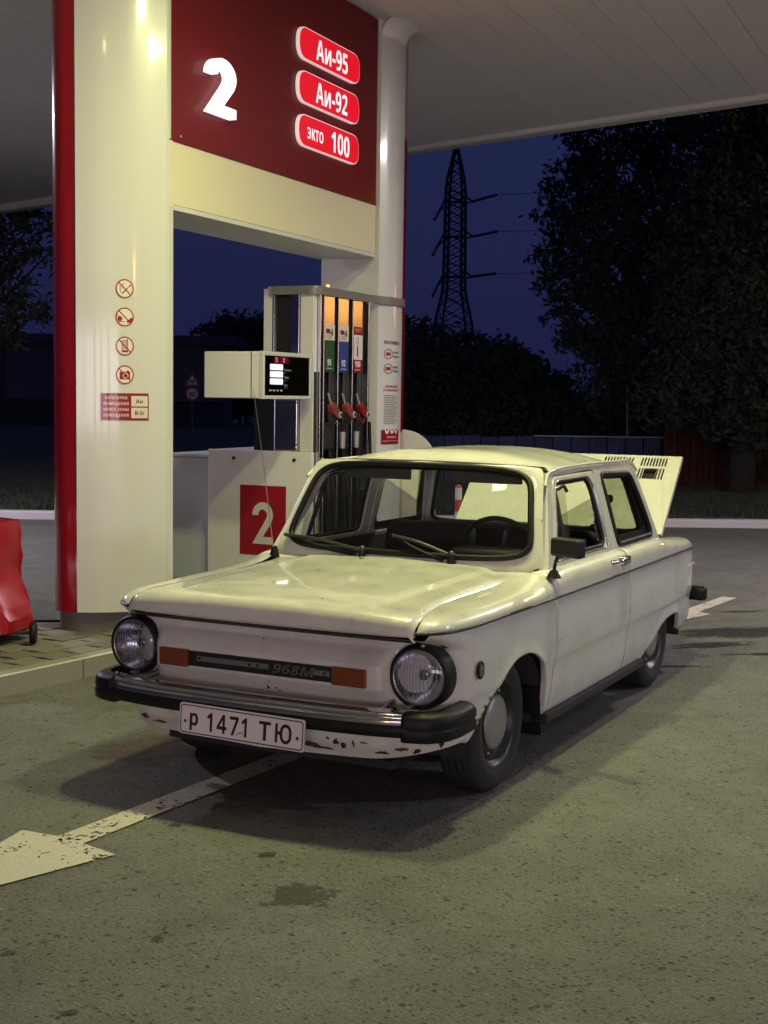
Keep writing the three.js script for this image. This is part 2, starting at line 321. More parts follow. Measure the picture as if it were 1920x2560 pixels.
const noSign = kind => canvasTex(256, 256, (x, w, h) => {
  x.clearRect(0, 0, w, h); x.fillStyle = '#e8ddd0'; x.beginPath(); x.arc(128, 128, 122, 0, 7); x.fill();
  x.strokeStyle = RED; x.fillStyle = RED; x.lineWidth = 16; x.beginPath(); x.arc(128, 128, 112, 0, 7); x.stroke();
  x.lineWidth = 9; x.lineCap = 'round';
  if (kind === 0) { x.lineWidth = 15; x.beginPath(); x.moveTo(95, 190); x.lineTo(160, 125); x.stroke(); x.lineWidth = 8; x.beginPath(); x.moveTo(160, 125); x.lineTo(196, 92); x.stroke(); x.beginPath(); x.arc(198, 90, 12, 0, 7); x.fill(); x.beginPath(); x.moveTo(62, 92); x.bezierCurveTo(92, 110, 48, 130, 78, 170); x.stroke(); x.beginPath(); x.moveTo(112, 60); x.bezierCurveTo(82, 84, 126, 100, 96, 122); x.stroke(); }
  if (kind === 1) { x.beginPath(); x.arc(64, 150, 32, 0, 7); x.fill(); x.beginPath(); x.moveTo(30, 102); x.lineTo(70, 132); x.stroke(); x.beginPath(); x.moveTo(44, 186); x.lineTo(132, 190); x.stroke(); x.beginPath(); x.ellipse(190, 178, 38, 22, -0.3, 0, 7); x.fill(); x.beginPath(); x.arc(214, 150, 16, 0, 7); x.fill(); }
  if (kind === 2) { x.lineWidth = 10; x.strokeRect(92, 62, 74, 140); x.fillRect(152, 40, 14, 30); x.fillRect(92, 180, 74, 24); for (let i = 0; i < 3; i++) for (let j = 0; j < 5; j++) x.fillRect(103 + i * 20, 76 + j * 20, 14, 13); }
  if (kind === 3) { x.fillRect(58, 92, 140, 96); x.fillRect(150, 76, 36, 20); x.strokeStyle = '#e8ddd0'; x.lineWidth = 10; x.beginPath(); x.arc(138, 140, 32, 0, 7); x.stroke(); x.strokeStyle = RED; }
  x.strokeStyle = RED; x.lineWidth = 15; x.beginPath(); x.moveTo(48, 48); x.lineTo(208, 208); x.stroke();
});
{
  const near = thing('portal_column', 'white curved portal column with a red left edge and four prohibition stickers', 'column', [-1.6, 0.1, -8.0]);
  const L = p => [p[0] + 1.6, p[1] + 8.0];
  const whiteLine = planSpline([[-1.281, -7.98], [-1.40, -7.915], [-1.495, -7.875], [-1.64, -7.835], [-1.78, -7.825]].map(L), 20);
  const redLine = planSpline([[-1.78, -7.825], [-1.872, -7.85], [-1.925, -7.92], [-1.938, -8.02], [-1.89, -8.12], [-1.78, -8.16]].map(L), 22);
  const backLine = [[-1.78, -8.16], [-1.5, -8.13], [-1.258, -8.045]].map(L), jamb = [[-1.258, -8.045], [-1.281, -7.98]].map(L);
  const Y0 = 0.115, Y1 = CEIL - 0.1;
  mesh(near, 'cladding', [wall(whiteLine, Y0, Y1), wall(backLine, Y0, Y1)], M.white);
  mesh(near, 'jamb', [wall(jamb.map(p => [p[0] + 0.004, p[1]]), Y0, Y1), wall([jamb[1], [jamb[1][0] + 0.012, jamb[1][1] - 0.004]], Y0, Y1)], M.whitematte);
  mesh(near, 'red_edge', wall(redLine, Y0, Y1), M.red);
  mesh(near, 'joint_strip', wall([redLine[0], [redLine[0][0] + 0.006, redLine[0][1] + 0.0015]].map(p => [p[0], p[1] + 0.003]), Y0, Y1), M.steel);
  const pl = planSpline([[-1.30, -8.0], [-1.5, -7.915], [-1.78, -7.865], [-1.88, -7.90], [-1.905, -8.02], [-1.78, -8.12], [-1.3, -8.03], [-1.30, -8.0]].map(L), 40);
  mesh(near, 'plinth', wall(pl, -0.0, 0.13), M.plinth);
  const D = 0.003;
  const ys = [2.086, 1.925, 1.759, 1.595]; // centre heights
  ys.forEach((y, i) => decal(near, 'prohibition_sticker', whiteLine, 0.194, 0.304, y - 0.1 - 0.058, y - 0.1 + 0.058, flip(noSign(i)), D));
  decal(near, 'zone_sticker', whiteLine, 0.11, 0.386, 1.233, 1.389, flip(canvasTex(512, 290, (x, w, h) => {
    x.fillStyle = RED; x.fillRect(0, 0, w, h); x.fillStyle = '#ddd2c4'; x.fillRect(322, 28, 178, 112); x.fillRect(322, 154, 178, 112);
    ['КАТЕГОРИЯ', 'ПОМЕЩЕНИЯ', 'КЛАСС ЗОНЫ', 'ПОМЕЩЕНИЯ'].forEach((s, i) => txt(x, s, 162, 50 + i * 62, 42, '#e0cfc4', 'center', 'bold', 270));
    txt(x, 'Ан', 411, 86, 62, '#2b2522'); txt(x, 'В-Iг', 411, 212, 62, '#2b2522');
  })), D);
}
function two(w, h) { // bold numeral 2 with a straight diagonal
  const s = new THREE.Shape(), X = x => x * w / 0.6, Y = y => y * h / 0.98, N = 22; const arc = (r, a0, a1) => { for (let i = 0; i <= N; i++) { const a = lerp(a0, a1, i / N) * Math.PI / 180, p = [X(0.30 + r * Math.cos(a)), Y(0.68 + r * Math.sin(a))]; if (i === 0 && r > 0.2) s.moveTo(...p); else s.lineTo(...p); } };
  arc(0.30, 182, -28); s.lineTo(X(0.545), Y(0.49)); s.lineTo(X(0.31), Y(0.17)); s.lineTo(X(0.60), Y(0.17)); s.lineTo(X(0.60), 0); s.lineTo(0, 0); s.lineTo(X(0.37), Y(0.54)); arc(0.13, -30, 182); s.closePath(); return s;
}
function flip(t) { t.wrapS = THREE.RepeatWrapping; t.repeat.x = -1; t.offset.x = 1; return t; }
let farLine, farBand;
{
  const far = thing('portal_column', 'narrower white portal column at the far end of the pump, red right edge and small notices', 'column', [-0.1, 0.1, -10.9]);
  const L = p => [p[0] + 0.1, p[1] + 10.9];
  const face = planSpline([[0.122, -10.96], [0.105, -10.89], [0.065, -10.78], [0.005, -10.685], [-0.066, -10.61]].map(L), 16);
  farLine = face;
  const redL = planSpline([[0.122, -10.96], [0.14, -11.06], [0.145, -11.17], [0.1, -11.29]].map(L), 12);
  const back = [[0.1, -11.29], [-0.15, -11.28], [-0.42, -11.1], [-0.52, -10.84]].map(L), inner = [[-0.52, -10.84], [-0.066, -10.61]].map(L);
  const Y1 = CEIL - 0.1;
  mesh(far, 'cladding', [wall(face, 0.1, Y1), wall(back, 0.1, Y1)], M.white); mesh(far, 'jamb', wall(inner, 0.1, Y1), M.whitematte);
  mesh(far, 'red_edge', wall(redL, 0.1, Y1), M.red);
  mesh(far, 'plinth', wall(offs([...face], -0.02), 0, 0.12), M.plinth);
  const cols = s => canvasTex(256, 1024, s);
  decal(far, 'notice', face, 0.07, 0.365, 1.015, 1.845, flip(cols((x, w, h) => {
    x.clearRect(0, 0, w, h);
    txt(x, 'ПОСТОПЛАТА', 128, 40, 42, '#3a3230', 'center', 'bold', 215);
    [[150, 0], [290, 1]].forEach(([y, k]) => { x.strokeStyle = '#6a2a2a'; x.lineWidth = 6; x.beginPath(); x.arc(72, y, 46, 0, 7); x.stroke(); x.fillStyle = '#b02030'; x.fillRect(44, y - 16, 52, 30); txt(x, k ? 'ИДЕМ' : 'ЗАПРАВЬ', 130, y - 18, 26, '#3a3230', 'left', 'bold', 90); txt(x, k ? 'ПЛАТИМ' : 'МАШИНУ', 130, y + 22, 26, '#3a3230', 'left', 'bold', 95); });
    txt(x, 'ВНИМАНИЕ', 128, 460, 30, '#b03040', 'center', 'bold', 190); txt(x, 'К ПРАВИЛАМ АЗС', 128, 496, 30, '#b03040', 'center', 'bold', 215);
    x.fillStyle = '#857c74'; for (let i = 0; i < 17; i++) x.fillRect(30, 545 + i * 17, 120 + ((i * 53) % 76), 6);
    x.fillStyle = RED; x.fillRect(6, 880, 244, 140); [66, 128, 190].forEach(cx => { x.fillStyle = '#e6dcd4'; x.beginPath(); x.ellipse(cx, 880, 24, 40, 0, 0, 7); x.fill(); x.fillStyle = RED; x.fillRect(cx - 10, 870, 20, 16); });
    txt(x, 'ЗАПРЕЩЕНО', 128, 950, 26, '#e6c8c8', 'center', 'bold', 130); txt(x, 'пользоваться телефоном', 128, 985, 20, '#e6c8c8', 'center', 'normal', 220);
  })), 0.003);
  const col = thing('ceiling_collar', 'rounded white collar where the far portal column meets the canopy', 'trim', [-0.1, CEIL - 0.12, -10.9]);
  mesh(col, 'ring', grid(16, 8, (u, v) => { const l = offs(face.slice(), 0.12 * (1 - Math.cos(v * Math.PI / 2)) + 0.002), p = l[Math.round(u * 16)]; return [p[0], 0.12 * Math.sin(v * Math.PI / 2), p[1]]; }), M.ceil);
}
{
  const s = thing('overhead_sign', 'dark red overhead sign box with a glowing number 2 and three fuel grade pills', 'sign', pw(1.44, 2.56, -0.25), PT);
  const X0 = -1.44 + 0.008, X1 = 1.44 - 0.008, Zf = 0.25, y = Y => Y - 2.56;
  mesh(s, 'red_panel', rbox(X0, X1, y(2.955), y(CEIL - 0.01), -0.25, Zf, 0.006), M.signred);
  mesh(s, 'fascia', [box(X0, X1, 0.03, y(2.951), -0.24, Zf - 0.004), box(X0 - 0.002, X0 + 0.05, 0.012, y(2.951), 0.15, Zf + 0.004)], M.cream);
  mesh(s, 'soffit', box(X0, X1, 0, 0.028, -0.246, Zf - 0.006), M.whitematte);
  for (const [a, b] of [[-1.3, 2.99], [1.3, 2.99], [0, 2.99]]) { const g = new THREE.CylinderGeometry(0.008, 0.008, 0.004, 10); g.rotateX(Math.PI / 2); g.translate(a, y(b), Zf + 0.002); mesh(s, 'fixing', g, M.steel); }
  mesh(s, 'drip_edge', box(X0, X1, 0.3925, 0.397, Zf - 0.02, Zf + 0.006), M.signred);
  // pills
  const names3 = [['Аи-95'], ['Аи-92'], ['ЭКТО', '100']];
  [3.875, 3.585, 3.295].forEach((Y, i) => {
    const t0 = 1.55 - 1.44, t1 = 2.50 - 1.44, hh = 0.108, r = 0.108, w = t1 - t0;
    const sh = roundPoly([[0, -hh], [w, -hh], [w, hh], [0, hh]], r);
    const pr = mesh(s, 'light_pill', extrude(sh, 0.022, 0.002, 10), S({ color: 0xe8d8d8, emissive: lin(1, 0.75, 0.78), emissiveIntensity: 0.5, roughness: 0.4 })); pr.position.set(t0, y(Y), Zf + 0.003);
    const tex = canvasTex(1024, 215, (x, W, H) => { x.fillStyle = '#e3001f'; x.fillRect(0, 0, W, H); if (i < 2) txt(x, names3[i][0], 540, 112, 195, '#fff', 'center', 'bold', 700); else { txt(x, 'ЭКТО', 270, 116, 105, '#fff', 'center', 'bold', 330); txt(x, '100', 690, 112, 200, '#fff', 'center', 'bold', 420); } });
    const fg = new THREE.ShapeGeometry(roundPoly([[0.007, -hh + 0.007], [w - 0.007, -hh + 0.007], [w - 0.007, hh - 0.007], [0.007, hh - 0.007]], r - 0.007), 12);
    const q = fg.attributes.position, uv = []; for (let k = 0; k < q.count; k++) uv.push(q.getX(k) / w, (q.getY(k) + hh) / (2 * hh)); fg.setAttribute('uv', new THREE.Float32BufferAttribute(uv, 2));
    const f = mesh(pr, 'printed_face', fg, S({ color: 0x100204, emissive: 0xffffff, emissiveMap: tex, emissiveIntensity: 1.0, roughness: 0.35 }), { uv: false }); f.position.z = 0.0255;
  });
  const font = await new FontLoader().loadAsync('fonts/droid/droid_sans_bold.typeface.json');
  scene.userData.font = font;
  const g2 = extrude(two(0.30, 0.335), 0.05, 0.003, 14);
  const d2 = mesh(s, 'lit_numeral', g2, S({ color: 0xd8d8dc, emissive: lin(0.95, 0.93, 1), emissiveIntensity: 1.1, roughness: 0.4 })); d2.position.set(0.375 - 1.44, y(3.18), Zf + 0.01);
}
// ------------------------------------------------------------------ canopy
{
  const can = thing('canopy', 'pale panelled canopy roof over the forecourt with a light rim and red outer edge', 'canopy', [0, CEIL, 0]);
  const a = [-6.132, -21.796], d = [9.674, 8.767], dl = Math.hypot(...d), du = [d[0] / dl, d[1] / dl];
  // planks run along the portal direction; each ends at the far edge line
  const mats = [0.79, 0.80, 0.81].map(k => S({ color: lin(k, k * 0.97, k * 0.975), roughness: 0.55 }));
  reseed(3); const W = 0.30;
  for (let i = -36; i < 50; i++) {
    const v = i * W; // plank centre offset along PV from the world origin
    // far end: P = v*PV + u*PU on the edge line
    const px = PVx * v, pz = PVz * v, den = PUx * du[1] - PUz * du[0], u = ((a[0] - px) * du[1] - (a[1] - pz) * du[0]) / den, u0 = -17;
    const o = mesh(can, 'ceiling_plank', box(u0, u - 0.05, 0, 0.03, -W / 2 + 0.0025, W / 2 - 0.0025), mats[Math.floor(rnd() * 3)]);
    o.position.set(px, (rnd() - 0.5) * 0.002, pz); o.rotation.y = PT;
  }
  const q = s => [a[0] + du[0] * s, a[1] + du[1] * s];
  mesh(can, 'roof_deck', (() => { const g = new THREE.ExtrudeGeometry(new THREE.Shape([q(-14), q(34), [24, 14], [-22, 14]].map(p => new THREE.Vector2(p[0], -p[1]))), { depth: 0.4, bevelEnabled: false }); g.rotateX(-Math.PI / 2); g.translate(0, 0.06, 0); return g; })(), M.ceil);
  const ang = Math.atan2(-du[1], du[0]);
  const rim = mesh(can, 'rim', (() => { const g = rbox(-22, 30, -0.05, 0.34, -0.11, 0.11, 0.045, 4); g.rotateY(ang); return g; })(), M.whitematte); rim.position.set(...((p) => [p[0], 0, p[1]])(q(6)));
  const edge = mesh(can, 'red_edge', (() => { const g = box(-22, 30, -0.03, 0.5, -0.03, 0); g.rotateY(ang); return g; })(), M.signred); const nn = [du[1], -du[0]]; edge.position.set(q(6)[0] + nn[0] * 0.115, 0, q(6)[1] + nn[1] * 0.115);
  // lamps
  LAMPS.forEach(([x, z, sz, I, c], i) => {
    const l = thing('canopy_lamp', ['square yellowish canopy lamp above the nose of the car', 'square yellowish canopy lamp right of the car nose', 'square yellowish canopy lamp behind and right of the car', 'cool white canopy lamp over the lane left of the pump', 'cool white canopy lamp over the right lane', 'small yellowish canopy lamp ahead of the car nose', 'cool white canopy lamp over the outer right lane'][i], 'lamp', [x, CEIL - 0.1, z], PT);
    const h = sz / 2;
    mesh(l, 'housing', [box(-h - 0.03, h + 0.03, 0.03, 0.099, -h - 0.03, h + 0.03), box(-h - 0.03, -h, 0, 0.03, -h - 0.03, h + 0.03), box(h, h + 0.03, 0, 0.03, -h - 0.03, h + 0.03), box(-h, h, 0, 0.03, -h - 0.03, -h), box(-h, h, 0, 0.03, h, h + 0.03)], M.whitematte);
    const gl = mesh(l, 'diffuser', box(-h, h, 0.012, 0.028, -h, h), S({ color: 0x222222, emissive: lin(...c), emissiveIntensity: 9, roughness: 0.5 }));
    const r = new THREE.RectAreaLight(new THREE.Color().setRGB(...c), I, sz, sz); r.position.set(0, 0.006, 0); r.rotation.x = -Math.PI / 2; r.castShadow = true; l.add(r);
  });
}

// ------------------------------------------------------------------ fuel dispenser
{
  const BY = 0.1, d = thing('fuel_dispenser', 'white fuel dispenser number 2 with display head and three hanging nozzles', 'fuel pump', pw(1.86, BY, 0), PT);
  const y = Y => Y - BY, font = scene.userData.font;
  const plane = (parent, name, w, h, tex, pos, ry, opt = {}) => { const g = new THREE.PlaneGeometry(w, h); const o = mesh(parent, name, g, Ph({ map: tex, roughness: opt.rough ?? 0.35, clearcoat: 0.3, ...(opt.em ? { emissive: 0xffffff, emissiveMap: tex, emissiveIntensity: opt.em } : {}) }), { uv: false }); o.position.set(...pos); o.rotation.y = ry; return o; };
  const cab = mesh(d, 'cabinet', [rbox(0.012, 0.9, 0, y(1.088), -0.856, -0.21, 0.004), rbox(0.012, 0.075, 0, y(1.088), -0.209, -0.004, 0.004)], M.whitematte);
  const dp = mesh(cab, 'end_panel', rbox(-0.014, 0.011, y(0.16), y(1.09), -0.86, 0, 0.005), M.pumpwhite);
  mesh(cab, 'lock', (() => { const g = new THREE.CylinderGeometry(0.013, 0.013, 0.008, 14); g.rotateZ(Math.PI / 2); g.translate(-0.018, y(1.03), -0.64); return g; })(), M.black);
  mesh(cab, 'lock', (() => { const g = new THREE.CylinderGeometry(0.013, 0.013, 0.008, 14); g.rotateZ(Math.PI / 2); g.translate(-0.018, y(1.03), -0.14); return g; })(), M.black);
  const st = mesh(d, 'number_plate', box(-0.0175, -0.0145, y(0.33), y(0.838), -0.585, -0.205), S({ color: lin(0.33, 0.008, 0.018), roughness: 0.35 }));
  { const g = extrude(two(0.17, 0.305), 0.0015, 0, 14); g.translate(-0.085, 0, 0); g.rotateY(-Math.PI / 2); const o = mesh(st, 'numeral', g, M.whitematte); o.position.set(-0.0176, y(0.412), -0.395); }
  mesh(d, 'side_box', [rbox(0.07, 0.85, 0, y(1.02), -1.24, -0.864, 0.006), rbox(0.055, 0.86, y(1.023), y(1.048), -1.25, -0.864, 0.005)], S({ color: lin(0.50, 0.52, 0.56), roughness: 0.5 }));  // bluish tint of the sky light put into the box colour
  // tower
  const tw = mesh(d, 'tower', [rbox(0.02, 0.075, y(1.09), y(2.25), -0.12, -0.012, 0.006), rbox(0.02, 0.88, y(1.47), y(2.25), -0.42, -0.335, 0.006), box(0.05, 0.86, y(1.09), y(2.24), -0.335, -0.205), rbox(0.3, 0.86, y(1.09), y(1.5), -0.42, -0.21, 0.006)], M.white);
  mesh(tw, 'mirror_strip', [rbox(0.008, 0.05, y(1.5), y(2.252), -0.196, -0.122, 0.006), rbox(0.012, 0.05, y(1.5), y(2.252), -0.345, -0.327, 0.005)], M.chrome);
  mesh(tw, 'dark_glass', box(0.03, 0.05, y(1.5), y(2.245), -0.327, -0.197), S({ color: lin(0.02, 0.02, 0.022), roughness: 0.12 }));
  mesh(tw, 'steel_panel', rbox(-0.01, 0.3, y(1.092), y(1.465), -0.308, -0.122, 0.012), M.steel);
  mesh(tw, 'dark_panel', box(0.0, 0.3, y(1.092), y(1.465), -0.48, -0.31), S({ color: lin(0.03, 0.03, 0.033), roughness: 0.2 }));
  mesh(tw, 'edge_bar', bar([-0.004, y(1.092), -0.31], [-0.004, y(1.465), -0.31], 0.004, 6), M.chrome);
  mesh(tw, 'hinge', [bar([-0.012, y(1.14), -0.25], [-0.012, y(1.14), -0.12], 0.005, 6), bar([-0.012, y(1.44), -0.25], [-0.012, y(1.44), -0.12], 0.005, 6)], M.black);
  // display head
  const hd = mesh(d, 'display_head', [rbox(-0.73, -0.06, y(1.467), y(1.777), -0.45, -0.02, 0.008)], M.pumpwhite);
  mesh(hd, 'bezel', [rbox(-0.735, -0.055, y(1.752), y(1.78), -0.024, 0.012, 0.005), rbox(-0.735, -0.055, y(1.464), y(1.488), -0.024, 0.012, 0.005), rbox(-0.735, -0.715, y(1.488), y(1.752), -0.024, 0.012, 0.005), rbox(-0.072, -0.055, y(1.488), y(1.752), -0.024, 0.012, 0.005)], M.white);
  mesh(hd, 'seam', box(-0.7315, -0.60, y(1.47), y(1.775), -0.088, -0.082), M.dark);
  plane(hd, 'display_glass', 0.645, 0.265, canvasTex(1024, 374, (x, w, h) => {
    x.fillStyle = '#060607'; x.fillRect(0, 0, w, h); x.fillStyle = '#7d0b1e'; x.fillRect(210, 6, 330, 62); x.fillStyle = '#d9b6b6'; [270, 430].forEach(c => { x.beginPath(); x.arc(c, 37, 24, 0, 7); x.fill(); }); x.fillStyle = '#7d0b1e'; x.fillRect(258, 28, 24, 18); x.fillRect(418, 28, 24, 18);
    [['Стоимость', 'руб'], ['Объём', 'литры'], ['Цена', 'руб/литр']].forEach(([a, b], i) => { txt(x, a, 440, 128 + i * 72, 30, '#a7a7a7', 'left', 'bold'); txt(x, b, 440, 154 + i * 72, 20, '#8a8a8a', 'left', 'normal'); });
    [110, 190, 270, 350].forEach(c => { x.fillStyle = '#b9b9b9'; x.fillRect(c, 318, 52, 15); });
  }), [-0.3935, y(1.62), 0.004], 0, { rough: 0.1 });
  const lcd = ['  458.16', '   12.0', '  38.18'];
  [1.678, 1.63, 1.582].forEach((Y, i) => {
    const g = extrude(roundPoly([[0, -0.02], [0.17, -0.02], [0.17, 0.02], [0, 0.02]], 0.008), 0.004, 0);
    const o = mesh(hd, 'lit_window', g, S({ color: 0x333344, emissive: lin(0.86, 0.93, 1), emissiveIntensity: 1.15, roughness: 0.3 })); o.position.set(-0.635, y(Y), 0.0045);
    plane(o, 'digits', 0.11, 0.026, canvasTex(256, 64, (x, w, h) => { x.fillStyle = '#f2f8ff'; x.fillRect(0, 0, w, h); txt(x, lcd[i].trim(), 236, 34, 44, '#c3d4e4', 'right', 'normal'); }), [0.1, 0, 0.0048], 0, { em: 0.95 });
  });
  const hl = new THREE.RectAreaLight(new THREE.Color().setRGB(0.86, 0.93, 1), 1.0, 0.17, 0.13); hl.position.set(-0.55, y(1.63), 0.013); hl.rotation.y = Math.PI; d.add(hl);
  // hose bay on the lane face
  const bay = mesh(d, 'hose_bay', [box(0.03, 0.9, 0, y(2.235), -0.20, -0.11), box(0.03, 0.055, 0, y(1.66), -0.11, -0.003)], M.black);
  const cx = [0.14, 0.372, 0.613, 0.89], cols = ['#0e4f2a', '#123f8c', '#8f0a1c'], nums = ['95', '92', '100'];
  for (const x of [0.085, ...cx]) mesh(bay, 'divider', rbox(x - 0.008, x + 0.008, y(0.15), y(2.24), -0.05, 0.014, 0.004), M.steel);
  for (let i = 0; i < 3; i++) {
    const a = cx[i] + 0.012, b = a + 0.165;
    mesh(d, 'steel_panel', rbox(a, b, y(1.9), y(2.225), -0.06, 0.004, 0.004), M.steel);
    mesh(d, 'dark_slot', box(b + 0.002, cx[i + 1] - 0.01, y(0.2), y(2.2), -0.09, -0.04), M.black);
    const tex = canvasTex(256, 512, (x, w, h) => {
      if (i < 2) {
        x.fillStyle = '#e4dccb'; x.fillRect(0, 0, w, h); x.fillStyle = cols[i]; x.fillRect(0, 178, w, h); x.fillStyle = '#7c1420'; x.fillRect(34, 56, 110, 50); x.fillStyle = '#4d6a3a'; x.beginPath(); x.moveTo(140, 106); x.lineTo(200, 40); x.lineTo(220, 130); x.fill(); x.fillStyle = '#9a9484'; for (let k = 0; k < 4; k++) x.fillRect(40, 118 + k * 13, 160, 7);
      } else {
        x.fillStyle = cols[2]; x.fillRect(0, 0, w, h); x.fillStyle = '#d89aa0'; x.fillRect(40, 22, 170, 10); x.fillRect(60, 44, 130, 8); x.fillStyle = '#e6e0da'; x.fillRect(0, 90, w, 278); x.strokeStyle = '#6d6a6a'; x.lineWidth = 9; x.beginPath(); x.ellipse(120, 150, 30, 26, 0, 0, 7); x.stroke(); x.beginPath(); x.ellipse(120, 198, 26, 24, 0, 0, 7); x.stroke(); x.fillStyle = cols[2]; x.fillRect(100, 222, 40, 110);
      }
      txt(x, nums[i], 128, 418, 92, '#fff', 'center', 'bold', 190); x.fillStyle = 'rgba(255,255,255,0.75)'; x.fillRect(58, 478, 140, 10);
    });
    plane(d, 'grade_label', 0.163, 0.34, tex, [a + 0.0825, y(1.84), 0.0065], 0);
    mesh(d, 'label_backing', box(a, b, y(1.662), y(1.898), -0.05, 0.004), M.dark);
    mesh(d, 'nozzle_cradle', [rbox(a - 0.004, b + 0.004, y(1.30), y(1.655), -0.10, -0.06, 0.01), rbox(a, b, y(1.10), y(1.30), -0.05, 0.02, 0.015)], M.black);
    // nozzle: bright spout up-left, body down-right, ring badge, black boot
    const nz = mesh(d, 'nozzle', (() => {
      const body = extrude(roundPoly([[0.03, 0.02], [0.075, 0.065], [0.21, -0.03], [0.235, -0.085], [0.17, -0.115], [0.06, -0.06]], 0.022), 0.05, 0.008); return body;
    })(), i === 2 ? S({ color: lin(0.20, 0.010, 0.014), roughness: 0.45 }) : S({ color: lin(0.24, 0.035, 0.035), roughness: 0.5 })); nz.position.set(a - 0.005, y(1.405), 0.03); nz.scale.setScalar(0.7);
    mesh(nz, 'spout', tube([[0.055, 0.04, 0.025], [0.02, 0.095, 0.025], [-0.005, 0.15, 0.02]], 0.011, false, 10, 8), S({ color: lin(0.7, 0.69, 0.62), metalness: 0.6, roughness: 0.3 }));
    mesh(nz, 'badge', (() => { const g = new THREE.CylinderGeometry(0.034, 0.034, 0.02, 24); g.rotateX(Math.PI / 2); g.translate(0.208, -0.072, 0.055); return g; })(), M.whitematte);
    mesh(nz, 'badge_centre', (() => { const g = new THREE.CylinderGeometry(0.023, 0.023, 0.004, 20); g.rotateX(Math.PI / 2); g.translate(0.208, -0.072, 0.0672); return g; })(), S({ color: new THREE.Color(cols[i]), roughness: 0.4 }));
    mesh(nz, 'lever_guard', tube([[0.05, -0.05, 0.025], [0.06, -0.13, 0.025], [0.14, -0.165, 0.025], [0.2, -0.12, 0.025]], 0.01, false, 16, 6), i === 0 ? S({ color: lin(0.01, 0.04, 0.02), roughness: 0.5 }) : i === 2 ? S({ color: lin(0.12, 0.006, 0.01), roughness: 0.5 }) : M.black);
    const hx = a + 0.19;
    mesh(d, 'hose', tube([[hx - 0.0, y(1.30), 0.06], [hx + 0.008, y(1.1), 0.065], [hx + 0.02, y(0.7), 0.07], [hx + 0.02, y(0.38), 0.08], [hx - 0.03, y(0.3), 0.09], [hx - 0.08, y(0.4), 0.07], [hx - 0.09, y(0.8), 0.04], [hx - 0.085, y(1.1), 0.0]], 0.013, false, 60, 7), M.rubber);
    if (i < 2) mesh(d, 'hose_coupling', (() => { const g = new THREE.CylinderGeometry(0.022, 0.018, 0.12, 12); g.translate(hx + 0.006, y(1.17), 0.064); return g; })(), S({ color: lin(0.5, 0.46, 0.45), metalness: 0.5, roughness: 0.35 }));
  }
  // ribbed grey band round the top
  const loc = (X, Z) => { const dx = X - (P0[0] + PUx * 1.86), dz = Z - (P0[1] + PUz * 1.86); return [dx * PUx + dz * PUz, dx * PVx + dz * PVz]; };
  const path = [[0.9, -0.39], [0.2, -0.385], [0.01, -0.375], [0.0, -0.2], [0.004, -0.01], [0.03, 0.02], [0.3, 0.024], [0.6, 0.024], [0.9, 0.024], ...[[-0.05, -10.59], [0.02, -10.665], [0.085, -10.775], [0.128, -10.885], [0.145, -10.96]].map(p => loc(...p))];
  const c = new THREE.CatmullRomCurve3(path.map(p => V3(p[0], 0, p[1])), false, 'centripetal').getPoints(160);
  mesh(d, 'top_band', grid(160, 3, (u, v) => { const p = c[Math.round(u * 160)]; return [p.x, y(2.205) + 0.06 * v, p.z]; }), S({ color: lin(0.22, 0.21, 0.19), roughness: 0.45, metalness: 0.4 }));
  mesh(d, 'top_cap', box(0.01, 0.89, y(2.252), y(2.262), -0.38, 0.015), M.whitematte);
  mesh(d, 'call_lamp', (() => { const g = new THREE.SphereGeometry(0.014, 12, 8); g.translate(0.21, y(2.275), 0.0); return g; })(), S({ color: 0x332200, emissive: lin(1, 0.55, 0.15), emissiveIntensity: 2.2 }));
}
{ // rounded guard panel behind the far column
  const g = new THREE.Shape(); g.moveTo(0, 0); g.lineTo(0.30, 0); g.lineTo(0.30, 0.84); g.absarc(0.02, 0.84, 0.28, 0, Math.PI / 2, false); g.lineTo(0, 1.12); g.closePath();
  const o = thing('guard_panel', 'white guard panel with a quarter round top behind the far column', 'panel', [0.115, 0.1, -11.42], 0.12);
  mesh(o, 'board', extrude(g, 0.12, 0.006, 20), M.whitematte);
}
{ // striped bollard
  const o = thing('striped_bollard', 'thin red and white striped bollard seen through the car windows', 'bollard', [0.69, 0, -12.6]);
  for (let i = 0; i < 6; i++) { const g = new THREE.CylinderGeometry(0.032, 0.032, 0.11, 16); g.translate(0, 0.055 + i * 0.11, 0); mesh(o, 'band', g, i % 2 ? M.whitematte : S({ color: lin(0.55, 0.05, 0.04), roughness: 0.5 })); }
  const g = new THREE.SphereGeometry(0.032, 14, 8, 0, 6.29, 0, 1.57); g.translate(0, 0.66, 0); mesh(o, 'cap', g, S({ color: lin(0.55, 0.05, 0.04), roughness: 0.5 }));
}
